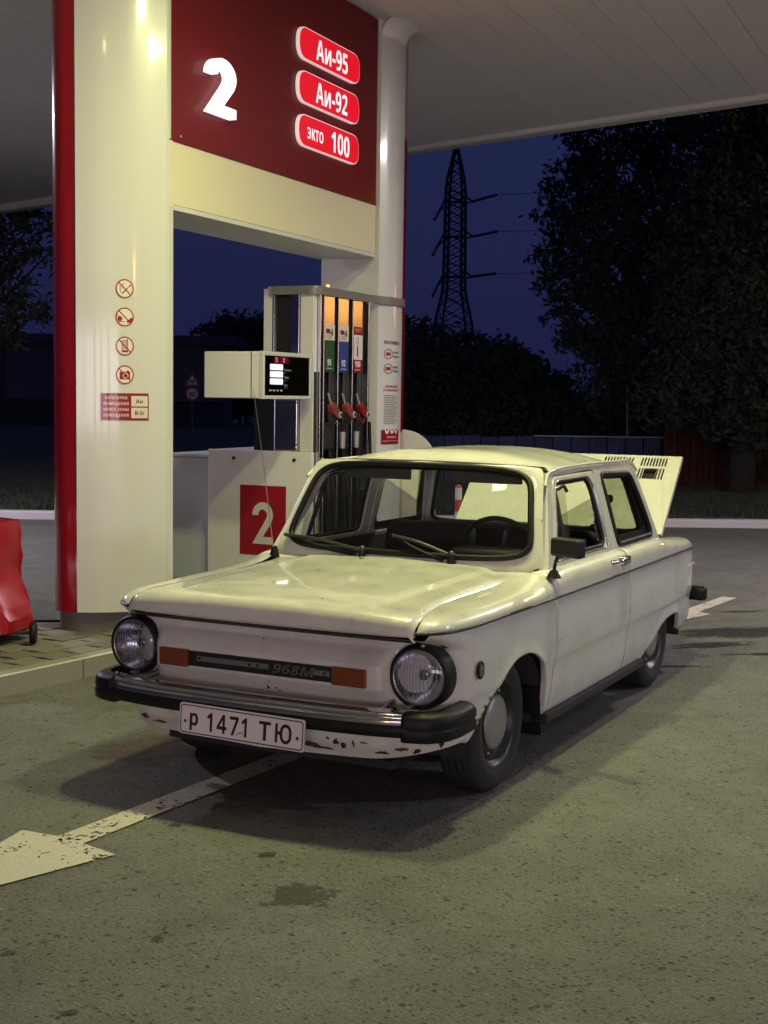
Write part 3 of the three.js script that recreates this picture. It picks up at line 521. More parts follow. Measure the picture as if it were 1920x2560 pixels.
{ // wheeled extinguisher under a red cover
  const o = thing('covered_extinguisher_trolley', 'wheeled fire extinguisher trolley under a creased red cover, at the left edge', 'trolley', [-2.27, 0.1, -7.55], -0.32);
  reseed(77); const jit = Array.from({ length: 200 }, () => rnd() - 0.5);
  const half = v => lerp(0.275, 0.205, sst(0.0, 0.55, v)) + 0.012 * Math.sin(v * 9), dep = v => lerp(0.22, 0.15, v);
  const ringPt = (u, v) => { // rounded rectangle with folds
    const a = u * Math.PI * 2, c = Math.cos(a), s = Math.sin(a), e = 0.42;
    let x = Math.sign(c) * Math.pow(Math.abs(c), e) * half(v), z = Math.sign(s) * Math.pow(Math.abs(s), e) * dep(v);
    const k = 0.010 * Math.sin(a * 5 + v * 7) * (1 - v * 0.6) + 0.012 * Math.sin(a * 3 - v * 5 + 1) + 0.008 * Math.abs(Math.sin(v * 10 + a * 2)); return [x * (1 + k * 2.5), 0.07 + v * 0.60 + 0.012 * Math.sin(a * 2 + 1) * v, z * (1 + k * 2.5)];
  };
  const flat = g => toCreasedNormals(g, 0.42), side = flat(grid(22, 9, (u, v) => { const p = ringPt(u, v), i = Math.round(u * 22) % 22 + Math.round(v * 9) * 22; return [p[0] + 0.016 * jit[i % 200] * (1 - 0.3 * v), p[1], p[2] + 0.016 * jit[(i + 57) % 200]]; })), top = grid(72, 6, (u, v) => { const p = ringPt(u, 1), k = 1 - v; return [p[0] * k, p[1] + 0.014 * Math.sin(v * 2.2) + 0.004 * Math.sin(u * 20) * k, p[2] * k]; });
  mesh(o, 'cover', [side, top], M.tarp);
  const wl = x => { const g = new THREE.TorusGeometry(0.045, 0.02, 10, 24); g.rotateY(Math.PI / 2 + 0.5); g.translate(x, 0.065, x > 0 ? 0.02 : 0.2); return g; };
  for (const x of [-0.25, 0.37]) { const w = mesh(o, 'wheel', wl(x), M.rubber); mesh(w, 'wheel_hub', (() => { const g = new THREE.CylinderGeometry(0.03, 0.03, 0.025, 16); g.rotateZ(Math.PI / 2); g.rotateY(0.5); g.translate(x, 0.065, x > 0 ? 0.02 : 0.2); return g; })(), M.dark); }
  mesh(o, 'axle', [bar([-0.25, 0.065, 0.2], [0.37, 0.065, 0.02], 0.01, 8), box(-0.2, 0.24, 0.05, 0.075, -0.15, 0.19)], M.trim);
  mesh(o, 'carrying_ring', tube([[-0.17, 0.675, 0.05], [-0.15, 0.7, 0.05], [-0.13, 0.675, 0.05]], 0.006, false, 12, 6), M.chrome);
}
tag(mesh(scene, 'ground_cable', (() => tube([[-2.35, 0.11, -8.05], [-2.1, 0.108, -8.14], [-1.92, 0.108, -8.16], [-1.86, 0.112, -8.14]], 0.007, false, 24, 6))(), M.rubber), 'thin black cable running over the paving behind the red trolley', 'cable');
// ------------------------------------------------------------------ painted arrows and stains
arrow('painted_arrow', [[-1.425, -3.713], [-0.85, -4.278], [-0.978, -4.382], [-0.018, -6.02], [-0.118, -6.09], [-1.078, -4.452], [-1.215, -4.512]]);
arrow('painted_arrow', [[1.766, -8.87], [2.30, -9.44], [2.238, -9.53], [2.691, -10.253], [2.594, -10.309], [2.13, -9.58], [2.054, -9.635]]);

// ------------------------------------------------------------------ the car
// local frame: x forward from the front axle, y up, and a left-hand offset w (z = -w)
{
  const car = thing('saloon_car', 'lowered white two door saloon with round headlights and its rear lid raised', 'car', [-0.1623, 0, -5.3916], -(Math.PI / 2 + 0.4688));
  const P = (x, y, w) => [x, y, -w];
  const both = f => [f(1), f(-1)];
  const zc = tab([[-2.93, 0.64], [-2.9, 0.672], [-2.8, 0.70], [-2.6, 0.718], [-2.3, 0.73], [-1.5, 0.738], [-0.5, 0.738], [0.1, 0.732], [0.36, 0.720]]);
  const yc = tab([[-2.95, 0.664], [-2.7, 0.678], [-2.2, 0.686], [0.0, 0.686], [0.6, 0.683]]);
  const prof = tab([[0.15, -0.042], [0.2, -0.034], [0.3, -0.016], [0.415, -0.0045], [0.428, 0.001], [0.445, 0.004], [0.52, 0.005], [0.6, 0.003], [0.655, -0.001], [0.672, -0.008], [0.7, -0.008]]);
  const yb = tab([[-2.93, 0.40], [-2.87, 0.33], [-2.75, 0.265], [-2.6, 0.25], [-2.528, 0.25], [-2.524, 0.28], [-2.50, 0.335], [-2.45, 0.352], [-2.34, 0.362], [-2.231, 0.357], [-2.15, 0.344], [-2.088, 0.325], [-1.976, 0.268], [-1.9, 0.235], [-1.83, 0.205], [-1.75, 0.186], [-1.2, 0.196], [-0.46, 0.212], [-0.405, 0.213], [-0.401, 0.25], [-0.393, 0.32], [-0.37, 0.385], [-0.33, 0.432], [-0.28, 0.468], [-0.2, 0.5], [-0.12, 0.513], [-0.05, 0.51], [0.02, 0.492], [0.15, 0.42], [0.296, 0.312], [0.335, 0.272], [0.37, 0.262]]);
  function sidePanel(x0, x1, n, s) { // x0 > x1
    const xs = [x0]; for (let i = 0; i <= n; i++) xs.push(lerp(x0, x1, i / n)); xs.push(x1);
    return grid(xs.length - 1, 36, (u, v) => {
      const i = Math.round(u * (xs.length - 1)), x = xs[i], fold = (i === 0 || i === xs.length - 1) ? -0.018 : 0, k = Math.round(v * 36);
      const b = yb(x), t = Math.min(1, k / 34), y = lerp(yc(x) - 0.004, b, t) + (k === 36 ? 0.012 : 0), inn = k > 34 ? -0.012 * (k - 34) : 0;
      const bump = 0.006 * Math.exp(-Math.pow((y - b) / 0.03, 2)) * sst(0.23, 0.28, b); // rolled arch lip
      return P(x, y, s * (zc(x) + prof(y) + fold + inn + bump));
    });
  }
  // inner edge of the shoulder: [w, y] against x
  const iw_ = tab([[-2.95, 0.60], [-2.85, 0.61], [-2.45, 0.625], [-2.3, 0.64], [-2.15, 0.655], [-1.5, 0.664], [-0.6, 0.664], [-0.5, 0.64], [-0.43, 0.60], [-0.2, 0.572], [0.2, 0.562], [0.36, 0.575], [0.46, 0.594], [0.53, 0.606], [0.585, 0.61]]);
  const iy_ = tab([[-2.95, 0.685], [-2.88, 0.712], [-2.75, 0.735], [-2.45, 0.755], [-2.25, 0.772], [-2.1, 0.785], [-0.7, 0.789], [-0.5, 0.785], [-0.43, 0.772], [-0.2, 0.758], [0.2, 0.75], [0.36, 0.745], [0.44, 0.741], [0.50, 0.734], [0.54, 0.724], [0.565, 0.711], [0.58, 0.697], [0.587, 0.687]]);
  const czF = tab([[0.36, 0.720], [0.46, 0.706], [0.53, 0.682], [0.565, 0.656], [0.58, 0.635], [0.588, 0.612]]);
  const zcc = x => x > 0.36 ? czF(x) : zc(x);
  const shoulder = (x0, x1, n, s) => { const xs = [x0]; for (let i = 0; i <= n; i++) xs.push(lerp(x0, x1, i / n)); xs.push(x1);
    return grid(xs.length - 1, 12, (u, v) => { const i = Math.round(u * (xs.length - 1)), x = xs[i], f = (i === 0 || i === xs.length - 1) ? 0.016 : 0, q = v * Math.PI / 2, a = iw_(x), b = zcc(x) - 0.001, top = iy_(x) - 0.004 * sst(-0.46, -0.3, x), bot = yc(x) + 0.002;
      const e = 0.85, sw = Math.pow(Math.sin(q), e), sy = Math.pow(Math.cos(q), e); return P(x, bot + (top - bot) * sy - f, s * (a + (b - a) * sw - f * 0.7)); }); };
  // ---- nose: crease line above, headlight bay below
  const nC = tab([[0, 0.605], [0.3, 0.603], [0.5, 0.596], [0.6, 0.583], [0.64, 0.567], [0.678, 0.53], [0.706, 0.46], [0.720, 0.36]]);
  const nL = tab([[0, 0.552], [0.45, 0.545], [0.52, 0.53], [0.60, 0.50], [0.66, 0.455], [0.70, 0.405], [0.722, 0.36]]);
  const noseX = (w, y) => {
    const a = Math.abs(w); let x = nL(a);
    const side = 1 - sst(0.462, 0.525, a), shelf = clamp((0.612 - y) / 0.06) * clamp((y - 0.40) / 0.07); // protruding centre band
    x += 0.049 * side * shelf;
    x -= 0.010 * sst(0.58, 0.65, y) * side;
    const c = sst(0.60, 0.672, y) * sst(0.50, 0.68, a); x = lerp(x, nC(a) - 0.004, c);
    x += 0.095 * (1 - sst(0.33, 0.40, y)) * (1 - 0.9 * sst(0.50, 0.72, a)); x -= 0.03 * sst(0.30, 0.22, y);
    return x;
  };
  const vb = tab([[0, 0.218], [0.4, 0.232], [0.55, 0.245], [0.66, 0.262], [0.722, 0.285]]);
  const noseW = Array.from({ length: 121 }, (_, i) => { const t = i / 120 * 2 - 1; return Math.sign(t) * 0.722 * Math.pow(Math.abs(t), 0.9); });
  const nose = grid(120, 70, (u, v) => { const w = noseW[Math.round(u * 120)], a = Math.abs(w), yt = lerp(0.648, 0.682, sst(0.61, 0.66, a)), y = lerp(yt, vb(a), v); const k = sst(0.52, 0.6, a); return P(noseX(w, y), y, w + Math.sign(w) * (a > 0.7 ? prof(y) * sst(0.70, 0.722, a) : 0)); });
  const body = mesh(car, 'body_shell', [nose, both(s => [sidePanel(-1.508, -2.93, 70, s), shoulder(-1.508, -2.94, 40, s)]),
    // rear panel under the raised lid
    grid(20, 8, (u, v) => { const w = lerp(-0.64, 0.64, u); return P(-2.93 - 0.02 * (1 - Math.pow(w / 0.64, 2)), lerp(0.665, 0.40, v), w); }),
    grid(20, 3, (u, v) => { const w = lerp(-0.61, 0.61, u); return P(-2.93 + 0.06 * v, 0.668 + 0.01 * v, w); }),
  ], M.paint);
  for (const s of [1, -1]) {
    const f = mesh(car, 'front_wing', [sidePanel(0.36, -0.468, 60, s), shoulder(0.587, -0.468, 60, s)], M.paint);
    if (s === 1) { mesh(f, 'side_repeater', (() => { const g = new THREE.SphereGeometry(0.03, 18, 12); g.scale(0.8, 1, 0.42); g.translate(0.317, 0.524, -0.733); return g; })(), S({ color: lin(0.16, 0.15, 0.14), metalness: 0.3, roughness: 0.18 })); mesh(f, 'repeater_ring', (() => { const g = new THREE.TorusGeometry(0.028, 0.006, 8, 24); g.scale(0.8, 1, 1); g.translate(0.317, 0.524, -0.737); return g; })(), M.rubber); }
  }
  // ---- bonnet
  const hoodY = (x, w) => { const a = Math.abs(w), xx = clamp(x, -0.5, 0.62);
    let y = tab1(xx); y -= 0.022 * Math.pow(a / 0.58, 2.5); y += 0.010 * (1 - sst(0.0, 0.018, a - lerp(0.43, 0.40, (xx + 0.45) / 0.9))) * sst(0.50, 0.36, xx) + 0.004 * sst(0.3, 0.0, a) * sst(0.4, 0.1, xx); return y; };
  const tab1 = tab([[-0.47, 0.786], [-0.2, 0.779], [0.1, 0.773], [0.3, 0.768], [0.42, 0.763], [0.50, 0.760], [0.545, 0.754], [0.575, 0.743], [0.590, 0.728], [0.5975, 0.710], [0.600, 0.695]]);
  const hw = x => (x > 0.55 ? lerp(0.601, 0.602, (x - 0.55) / 0.05) : iw_(x) - 0.010);
  const hoodRows = []; for (let i = 0; i <= 44; i++) hoodRows.push(lerp(-0.468, 0.60, 1 - Math.pow(1 - i / 44, 2.2)));
  const bonnetG = grid(72, 47, (u, v) => { const k = Math.round(v * 47), w0 = u * 2 - 1, i = Math.min(k, 44); let x = hoodRows[i], W = hw(x), w = w0 * W, y = hoodY(x, w), e = nC(Math.abs(w)) - 0.585;
    const edge = Math.abs(w0) > 0.985 ? -0.018 : 0; if (k > 44) { y = lerp(hoodY(0.6, w), 0.668, Math.min(1, (k - 44) / 2)); x = k === 47 ? 0.575 : 0.6 - 0.002 * (k - 44); }
    return P(x + e * sst(0.2, 0.6, x) + 0.014 * (1 - w0 * w0) * sst(0.3, 0.6, x), y + edge, w); });
  const hood = mesh(car, 'bonnet', bonnetG, M.paint);
  mesh(car, 'bonnet_gap_strip', grid(60, 3, (u, v) => { const w = lerp(-0.60, 0.60, u); return P(lerp(0.595, 0.515, v) + nC(Math.abs(w)) - 0.600, lerp(0.655, 0.63, v), w); }), M.dark);  // dark strip filling the gap below the bonnet lip
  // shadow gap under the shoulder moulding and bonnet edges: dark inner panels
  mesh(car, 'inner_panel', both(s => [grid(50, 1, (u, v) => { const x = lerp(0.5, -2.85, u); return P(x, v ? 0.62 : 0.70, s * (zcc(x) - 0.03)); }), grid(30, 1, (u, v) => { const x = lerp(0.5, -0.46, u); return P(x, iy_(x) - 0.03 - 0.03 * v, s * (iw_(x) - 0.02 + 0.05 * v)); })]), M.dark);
  mesh(car, 'side_moulding', both(s => tube([...Array.from({ length: 9 }, (_, i) => { const x = [0.597, 0.59, 0.573, 0.53, 0.46, 0.36, 0.2, 0, -0.2][i]; const w = [0.604, 0.618, 0.645, 0.682, 0.708, 0.722][i] ?? zc(x); return P(x, yc(x), s * (w + 0.001)); }), ...Array.from({ length: 22 }, (_, i) => { const x = lerp(-0.35, -2.92, i / 21); return P(x, yc(x), s * (zc(x) + 0.001)); })], 0.0062, false, 160, 6)), S({ color: lin(0.05, 0.05, 0.052), metalness: 0.6, roughness: 0.35 }));
  // ---- windscreen surface (w, q): q 0 bottom .. 1 top
  const wsP = (w, q, d = 0) => { const x = lerp(-0.485, -0.715, q) - 0.062 * Math.pow(Math.abs(w) / 0.6, 2) + 0.015 * Math.sin(q * Math.PI), y = lerp(0.815, 1.208, q) - 0.012 * Math.pow(w / 0.55, 2) * q; return P(x + d * 0.84, y + d * 0.54, w); };
  const rrect = (tau, wb, wt, q0, q1, r) => { // rounded trapezoid, tau 0..1
    const a = tau * Math.PI * 2, c = Math.cos(a), s = Math.sin(a), e = r, X = Math.sign(c) * Math.pow(Math.abs(c), e), Y = Math.sign(s) * Math.pow(Math.abs(s), e), q = lerp(q0, q1, (Y + 1) / 2); return [X * lerp(wb, wt, (q - q0) / (q1 - q0)), q]; };
  const ringG = (inn, out, map, n = 96, m = 5, dz = t => 0) => grid(n, m, (u, v) => { const a = inn(u), b = out(u); return map(lerp(a[0], b[0], v), lerp(a[1], b[1], v), dz(v)); });
  const wIn = t => rrect(t, 0.598, 0.515, 0, 0.96, 0.30), wOut = t => rrect(t, 0.655, 0.556, -0.115, 1.012, 0.09);
  const wsContour = (f, n, d) => Array.from({ length: n }, (_, i) => wsP(...f(i / n), d));
  mesh(car, 'windscreen_frame', [ringG(wIn, wOut, wsP, 120, 6, v => 0.004 * Math.sin(v * Math.PI) - 0.004),
    grid(40, 4, (u, v) => { const w = lerp(-0.655, 0.655, u), b = wsP(w, -0.115), x1 = -0.47 + 0.0 * w, k = v; return [lerp(b[0], x1, k), lerp(b[1], hoodY(-0.47, Math.min(Math.abs(w), 0.58)) - 0.002, k), b[2]]; })], M.paint);
  mesh(car, 'windscreen_seal', [tube(wsContour(t => rrect(t, 0.596, 0.513, 0.005, 0.955, 0.30), 72, 0.002), 0.014, true, 200, 8)], M.rubber);
  mesh(car, 'windscreen', grid(32, 20, (u, v) => { const t = wIn(0); const a = u * Math.PI * 2, b = wIn(u); const c = [0, 0.48]; return wsP(lerp(c[0], b[0], v), lerp(c[1], b[1], v), 0); }), M.glass);
  // ---- roof
  const roofY = (x, w) => { const a = Math.abs(w) / 0.558; return 1.254 - 0.078 * Math.pow(a, 2.6) - 0.062 * Math.pow(sst(-1.06, -0.72, x), 1.5) * (1 - 0.45 * a * a) - 0.075 * Math.pow(sst(-1.55, -2.14, x), 1.4) * (1 - 0.5 * a * a); };
  const roofFront = w => wsP(w, 1.008)[0] , roofRear = w => -2.11 + 0.05 * Math.pow(w / 0.55, 2);
  mesh(car, 'roof', [grid(40, 40, (u, v) => { const w = lerp(-0.556, 0.556, u), x = lerp(roofFront(w), roofRear(w), v); const fx = wsP(w, 1.008); const y = roofY(x, w), k = 1 - sst(0, 0.10, v); return P(x, lerp(y, fx[1], k), w); })], M.paint);
  mesh(car, 'headlining', grid(20, 20, (u, v) => { const w = lerp(-0.535, 0.535, u), x = lerp(roofFront(w) - 0.03, roofRear(w) + 0.03, v); return P(x, Math.min(roofY(x, w), 1.225) - 0.028, w); }), M.trim);
  // ---- side frames
  const zs = y => lerp(0.668, 0.560, (y - 0.78) / 0.39) + 0.008 * Math.sin(clamp((y - 0.78) / 0.39) * Math.PI);
  const sideExt = (shape, depth, s, off = 0, bev = 0.005) => mapPos(extrude(shape, depth, bev, 8), (x, y, z) => P(x, y, s * (zs(y) - depth + off + z)));
  const doorOut = [[-0.615, 0.776], [-0.845, 1.153], [-1.405, 1.158], [-1.44, 0.776]], doorHole = [[-0.655, 0.812], [-0.866, 1.128], [-1.335, 1.132], [-1.362, 0.808]];
  const bodyOut = [[-0.535, 0.772], [-0.790, 1.172], [-1.2, 1.184], [-1.7, 1.182], [-2.045, 1.168], [-2.215, 0.772]];
  const doorGap = [[-0.605, 0.774], [-0.84, 1.158], [-1.41, 1.163], [-1.446, 0.774]], rearHole = [[-1.50, 0.795], [-1.478, 1.142], [-1.955, 1.128], [-2.105, 0.797]];
  const holed = (out, ro, holes) => { const sh = roundPoly(out, ro); holes.forEach(([h, r]) => sh.holes.push(roundPoly(h, r, THREE.Path))); return sh; };
  const contour = (pts, r, s, off, n = 60) => roundPoly(pts, r).getSpacedPoints(n).slice(0, n).map(p => P(p.x, p.y, s * (zs(p.y) + off)));
  for (const s of [1, -1]) {
    mesh(car, 'side_pillars', sideExt(holed(bodyOut, [0.01, 0.02, 0.05, 0.05, 0.05, 0.02], [[doorGap, [0.01, 0.045, 0.045, 0.01]], [rearHole, 0.045]]), 0.022, s), M.paint);
    mesh(car, 'drip_rail', tube([[-0.72, 1.118], [-0.785, 1.162], [-0.86, 1.18], [-1.2, 1.191], [-1.7, 1.188], [-2.03, 1.172], [-2.08, 1.13]].map(([x, y]) => P(x, y, s * (zs(Math.min(y, 1.17)) + 0.006))), 0.007, false, 60, 6), M.paint);
    const door = mesh(car, 'door', [sidePanel(-0.474, -1.502, 40, s), shoulder(-0.474, -1.502, 30, s), sideExt(holed(doorOut, [0.01, 0.04, 0.04, 0.01], [[doorHole, [0.02, 0.05, 0.06, 0.05]]]), 0.022, s)], M.paint);
    mesh(door, 'window_trim', [tube(contour([[-0.650, 0.808], [-0.864, 1.132], [-1.338, 1.136], [-1.366, 0.804]], [0.02, 0.05, 0.06, 0.05], s, 0.003), 0.0045, true, 140, 5)], M.chrome);
    mesh(door, 'window_seal', tube(contour([[-0.665, 0.82], [-0.872, 1.12], [-1.327, 1.124], [-1.352, 0.816]], [0.02, 0.05, 0.06, 0.05], s, -0.012), 0.010, true, 140, 6), M.rubber);
    mesh(door, 'divider_bar', bar(P(-0.835, 0.815, s * (zs(0.815) - 0.012)), P(-0.872, 1.12, s * (zs(1.12) - 0.012)), 0.011, 8), M.black);
    mesh(door, 'door_glass', sideExt(roundPoly([[-0.838, 0.80], [-0.858, 0.985], [-1.345, 1.035], [-1.355, 0.80]], 0.004), 0.003, s, -0.014, 0), M.tint);
    // quarter light swung open about its upright
    const q = extrude(roundPoly([[-0.665, 0.822], [-0.845, 1.105], [-0.868, 1.105], [-0.832, 0.822]], 0.012), 0.003, 0);
    const px = -0.80; mapPos(q, (x, y, z) => { const dx = x - px, a = 0.95; return P(px + dx * Math.cos(a), y, s * (zs(y) - 0.012 - dx * Math.sin(a) + z)); }); mesh(door, 'quarter_light', q, M.tint);
    mesh(door, 'quarter_light_catch', tube([P(px - 0.02, 1.10, s * (zs(1.1) + 0.02)), P(px - 0.04, 1.115, s * (zs(1.1) + 0.04)), P(px - 0.045, 1.09, s * (zs(1.1) + 0.055))], 0.008, false, 10, 6), M.black);
    // handle
    const hx = -1.33, hz = s * 0.722;
    mesh(door, 'door_handle', [tube([P(hx + 0.10, 0.748, hz), P(hx + 0.04, 0.752, s * 0.752), P(hx - 0.05, 0.752, s * 0.758), P(hx - 0.10, 0.744, s * 0.738)], 0.010, false, 20, 8), rbox(hx - 0.13, hx - 0.03, 0.724, 0.764, -hz - 0.03, -hz + 0.006, 0.009)], M.chrome);
    mesh(door, 'door_card', grid(1, 1, (u, v) => P(lerp(-0.48, -1.5, u), lerp(0.79, 0.25, v), s * 0.63)), M.trim);
    // rear side window
    mesh(car, 'rear_side_seal', [tube(contour([[-1.505, 0.80], [-1.484, 1.136], [-1.951, 1.122], [-2.098, 0.802]], 0.05, s, -0.002), 0.016, true, 140, 7), mapPos(extrude(holed([[-1.50, 0.795], [-1.478, 1.142], [-1.955, 1.128], [-2.105, 0.797]], 0.045, [[[[-1.528, 0.84], [-1.508, 1.112], [-1.93, 1.10], [-2.052, 0.84]], 0.035]]), 0.006, 0), (x, y, z) => P(x, y, s * (zs(y) - 0.016 + z)))], M.rubber);
    mesh(car, 'rear_side_window', sideExt(roundPoly([[-1.51, 0.81], [-1.49, 1.13], [-1.945, 1.118], [-2.09, 0.81]], 0.04), 0.003, s, -0.014, 0), M.tint);
    // rear quarter intake, barely raised
    mesh(car, 'air_intake', [rbox(-2.85, -2.66, 0.578, 0.589, -s * zc(-2.75) - 0.012, -s * zc(-2.75) + 0.012, 0.004), ...[0, 1, 2, 3].map(i => rbox(-2.84 + i * 0.045, -2.822 + i * 0.045, 0.47, 0.574, -s * zc(-2.8 + i * 0.04) - 0.007, -s * zc(-2.8 + i * 0.04) + 0.006, 0.004))].map(g => rotY(g, s * 0.10, -2.75, -s * zc(-2.75))), M.paint);
    // mud flap ahead of the sill and stone guard
    mesh(car, 'sill', [rbox(-1.80, -0.41, 0.172, 0.215, -s * 0.70 - 0.03, -s * 0.70 + 0.03, 0.012)], M.dark);
    mesh(car, 'mud_flap', mapPos(extrude(roundPoly([[0, 0], [0.05, 0.20], [0.012, 0.205], [-0.03, 0.0]], 0.008), 0.15, 0), (x, y, z) => P(-0.42 + x * 0.6, 0.12 + y, s * (0.55 + z))), M.rubber);
  }
  // mirror on the driver's side
  const mir = mesh(car, 'door_mirror', [rbox(-0.085, 0.085, -0.044, 0.040, -0.026, 0.026, 0.016)], M.black);
  mir.position.set(...P(-0.475, 0.892, 0.775)); mir.rotation.y = 1.18; mir.scale.setScalar(0.92);
  mesh(mir, 'mirror_stalk', [tube([[-0.055, -0.04, 0.0], [-0.06, -0.075, 0.01], [-0.058, -0.11, 0.02]], 0.008, false, 12, 8), (() => { const g = new THREE.CylinderGeometry(0.016, 0.034, 0.035, 16); g.translate(-0.058, -0.122, 0.02); return g; })()], M.black);
  mesh(mir, 'mirror_face', box(-0.075, 0.075, -0.04, 0.04, -0.0325, -0.031), M.chrome);
  // ---- rear window and raised lid
  const rwP = (w, q, d = 0) => P(lerp(-2.20, -2.085, q) - d + 0.06 * Math.pow(w / 0.55, 2), lerp(0.80, 1.15, q) - 0.02 * Math.pow(w / 0.55, 2) * q, w);
  const rIn = t => rrect(t, 0.60, 0.515, 0.02, 0.96, 0.17), rOut = t => rrect(t, 0.65, 0.55, -0.08, 1.09, 0.14);
  mesh(car, 'rear_window_frame', ringG(rIn, rOut, rwP, 96, 4), M.paint);
  mesh(car, 'rear_window_seal', tube(Array.from({ length: 60 }, (_, i) => rwP(...rIn(i / 60), 0)), 0.013, true, 160, 7), M.rubber);
  mesh(car, 'rear_window', grid(32, 12, (u, v) => { const b = rIn(u); return rwP(lerp(0, b[0], v), lerp(0.5, b[1], v)); }), M.glass);
  {
    const sh = roundPoly([[-0.612, 0], [0.612, 0], [0.612, 0.568], [-0.612, 0.568]], 0.012);
    const slot = (z, s0, s1) => sh.holes.push(roundPoly([[z - 0.0048, s0], [z + 0.0048, s0], [z + 0.0048, s1], [z - 0.0048, s1]], 0.0046, THREE.Path));
    for (const m of [1, -1]) for (const [a, b, k] of [[0.385, 0.535, 9], [0.166, 0.338, 10]]) for (let i = 0; i < k; i++) { const z = m * lerp(a + 0.006, b - 0.006, i / (k - 1)); slot(z, 0.483, 0.552); if (!(m === 1 && a > 0.3 && i >= 2 && i <= 5)) slot(z, 0.378, 0.467); }
    sh.holes.push(roundPoly([[0.4165, 0.382], [0.489, 0.382], [0.489, 0.466], [0.4165, 0.466]], 0.003, THREE.Path));
    const place = (x, y, z) => { const t = y / 0.568; return P(lerp(-2.48, -2.875, t) + 0.012 * Math.sin(t * Math.PI) + z * 0.70, lerp(0.765, 1.172, t) + 0.012 * Math.sin(t * Math.PI) + z * 0.70, x); };
    const lidG = mapPos(extrude(sh, 0.004, 0, 4), place);
    const flange = mapPos(join([box(0.604, 0.611, 0.0, 0.566, -0.022, 0.0), box(-0.611, -0.604, 0.0, 0.566, -0.022, 0.0), box(-0.604, 0.604, 0.560, 0.567, -0.02, 0.001)]), place);
    const lip = mapPos(grid(30, 6, (u, v) => [lerp(-0.61, 0.61, u), 0.566 + 0.014 * Math.sin(v * 2), -0.022 * v * v + 0.002]), place);
    const lid = mesh(car, 'rear_lid', [lidG, flange, lip, mapPos(join([-0.352, 0.352].map(c => box(c - 0.004, c + 0.004, 0.02, 0.56, 0.004, 0.0055))), place)], M.paint);
    mesh(lid, 'inner_skin', mapPos(box(-0.59, 0.59, 0.02, 0.55, -0.03, -0.024), place), M.dark);
    mesh(car, 'engine_bay', [box(-2.90, -2.30, 0.30, 0.34, -0.6, 0.6), box(-2.31, -2.29, 0.3, 0.76, -0.62, 0.62), rbox(-2.8, -2.4, 0.34, 0.6, -0.25, 0.25, 0.03), ...both(s => grid(10, 1, (u, v) => { const x = lerp(-2.29, -2.92, u); return P(x, v ? 0.3 : iy_(x), s * (iw_(x))); })), grid(10, 2, (u, v) => P(lerp(-2.20, -2.47, v), lerp(0.775, 0.75, v), lerp(-0.63, 0.63, u)))], M.dark);
    for (const s of [1, -1]) { const a = place(s * 0.5, 0.02, -0.02); mesh(lid, 'hinge', bar(P(-2.44, 0.70, s * 0.5), a, 0.008, 6), M.black); }
  }
  // ---- headlights
  for (const s of [1, -1]) {
    const lathe = (pts, n = 40) => { const g = new THREE.LatheGeometry(pts.map(p => new THREE.Vector2(p[1], p[0])), n); g.rotateZ(-Math.PI / 2); g.translate(0.555, 0.526, -s * 0.605); return g; };
    const hl = mesh(car, 'headlight', lathe([[-0.07, 0.114], [-0.03, 0.116], [-0.012, 0.1155], [0.0, 0.112], [0.008, 0.106], [0.009, 0.100], [0.0, 0.0955], [-0.03, 0.094]]), M.rubber);
    mesh(hl, 'reflector', lathe([[-0.075, 0.001], [-0.072, 0.03], [-0.058, 0.058], [-0.032, 0.083], [-0.008, 0.095]]), S({ color: lin(0.5, 0.5, 0.53), metalness: 1, roughness: 0.22 }));
    mesh(hl, 'lamp_cap', lathe([[-0.04, 0.0], [-0.036, 0.016], [-0.045, 0.019], [-0.07, 0.017]], 20), M.steel);
    mesh(hl, 'lens', lathe([[-0.004, 0.095], [0.005, 0.080], [0.014, 0.05], [0.018, 0.02], [0.0185, 0.0]]), M.lens);
    mesh(hl, 'lens_flutes', Array.from({ length: 13 }, (_, i) => { const w = (i - 6) * 0.0135 + 0.002 * Math.sin(i * 7), h = Math.sqrt(Math.max(0, 0.089 ** 2 - w * w)) * (i % 3 === 1 ? 0.55 : 0.96), x = 0.016 - 0.020 * (w / 0.088) ** 2; return grid(1, 8, (u, v) => { const y = lerp(-h, h, v), xx = 0.555 + 0.0155 - 0.021 * ((w * w + y * y) / 0.0077); return [xx, 0.526 + y, -(s * 0.605 + w) + (u - 0.5) * 0.004]; }); }), Ph({ color: lin(0.6, 0.62, 0.66), transmission: 0.6, thickness: 0, roughness: 0.15 }));
    mesh(hl, 'trim_ring', (() => { const g = new THREE.TorusGeometry(0.0955, 0.004, 8, 44); g.rotateY(Math.PI / 2); g.translate(0.556, 0.526, -s * 0.605); return g; })(), M.oldchrome);
    const c0 = s > 0 ? 0.29 : -0.45, c1 = s > 0 ? 0.425 : -0.32;
    const ts = mesh(car, 'turn_signal', rbox(0.572, 0.611, 0.475, 0.542, -c1, -c0, 0.006), M.amber);
    mesh(ts, 'lens_rib', Array.from({ length: 5 }, (_, i) => box(0.609, 0.6122, 0.478, 0.539, -lerp(c0, c1, (i + 0.5) / 5) - 0.002, -lerp(c0, c1, (i + 0.5) / 5) + 0.002)), M.amber);
  }
  // grille strip with badge
  const gr = mesh(car, 'grille_strip', [box(0.585, 0.604, 0.482, 0.538, -0.288, 0.318)], M.black);
  for (const [a, b] of [[-0.03, 0.28], [-0.283, -0.215]]) mesh(gr, 'bright_bar', box(0.604, 0.6065, 0.503, 0.522, a, b), S({ color: lin(0.20, 0.19, 0.19), metalness: 0.5, roughness: 0.4 }));
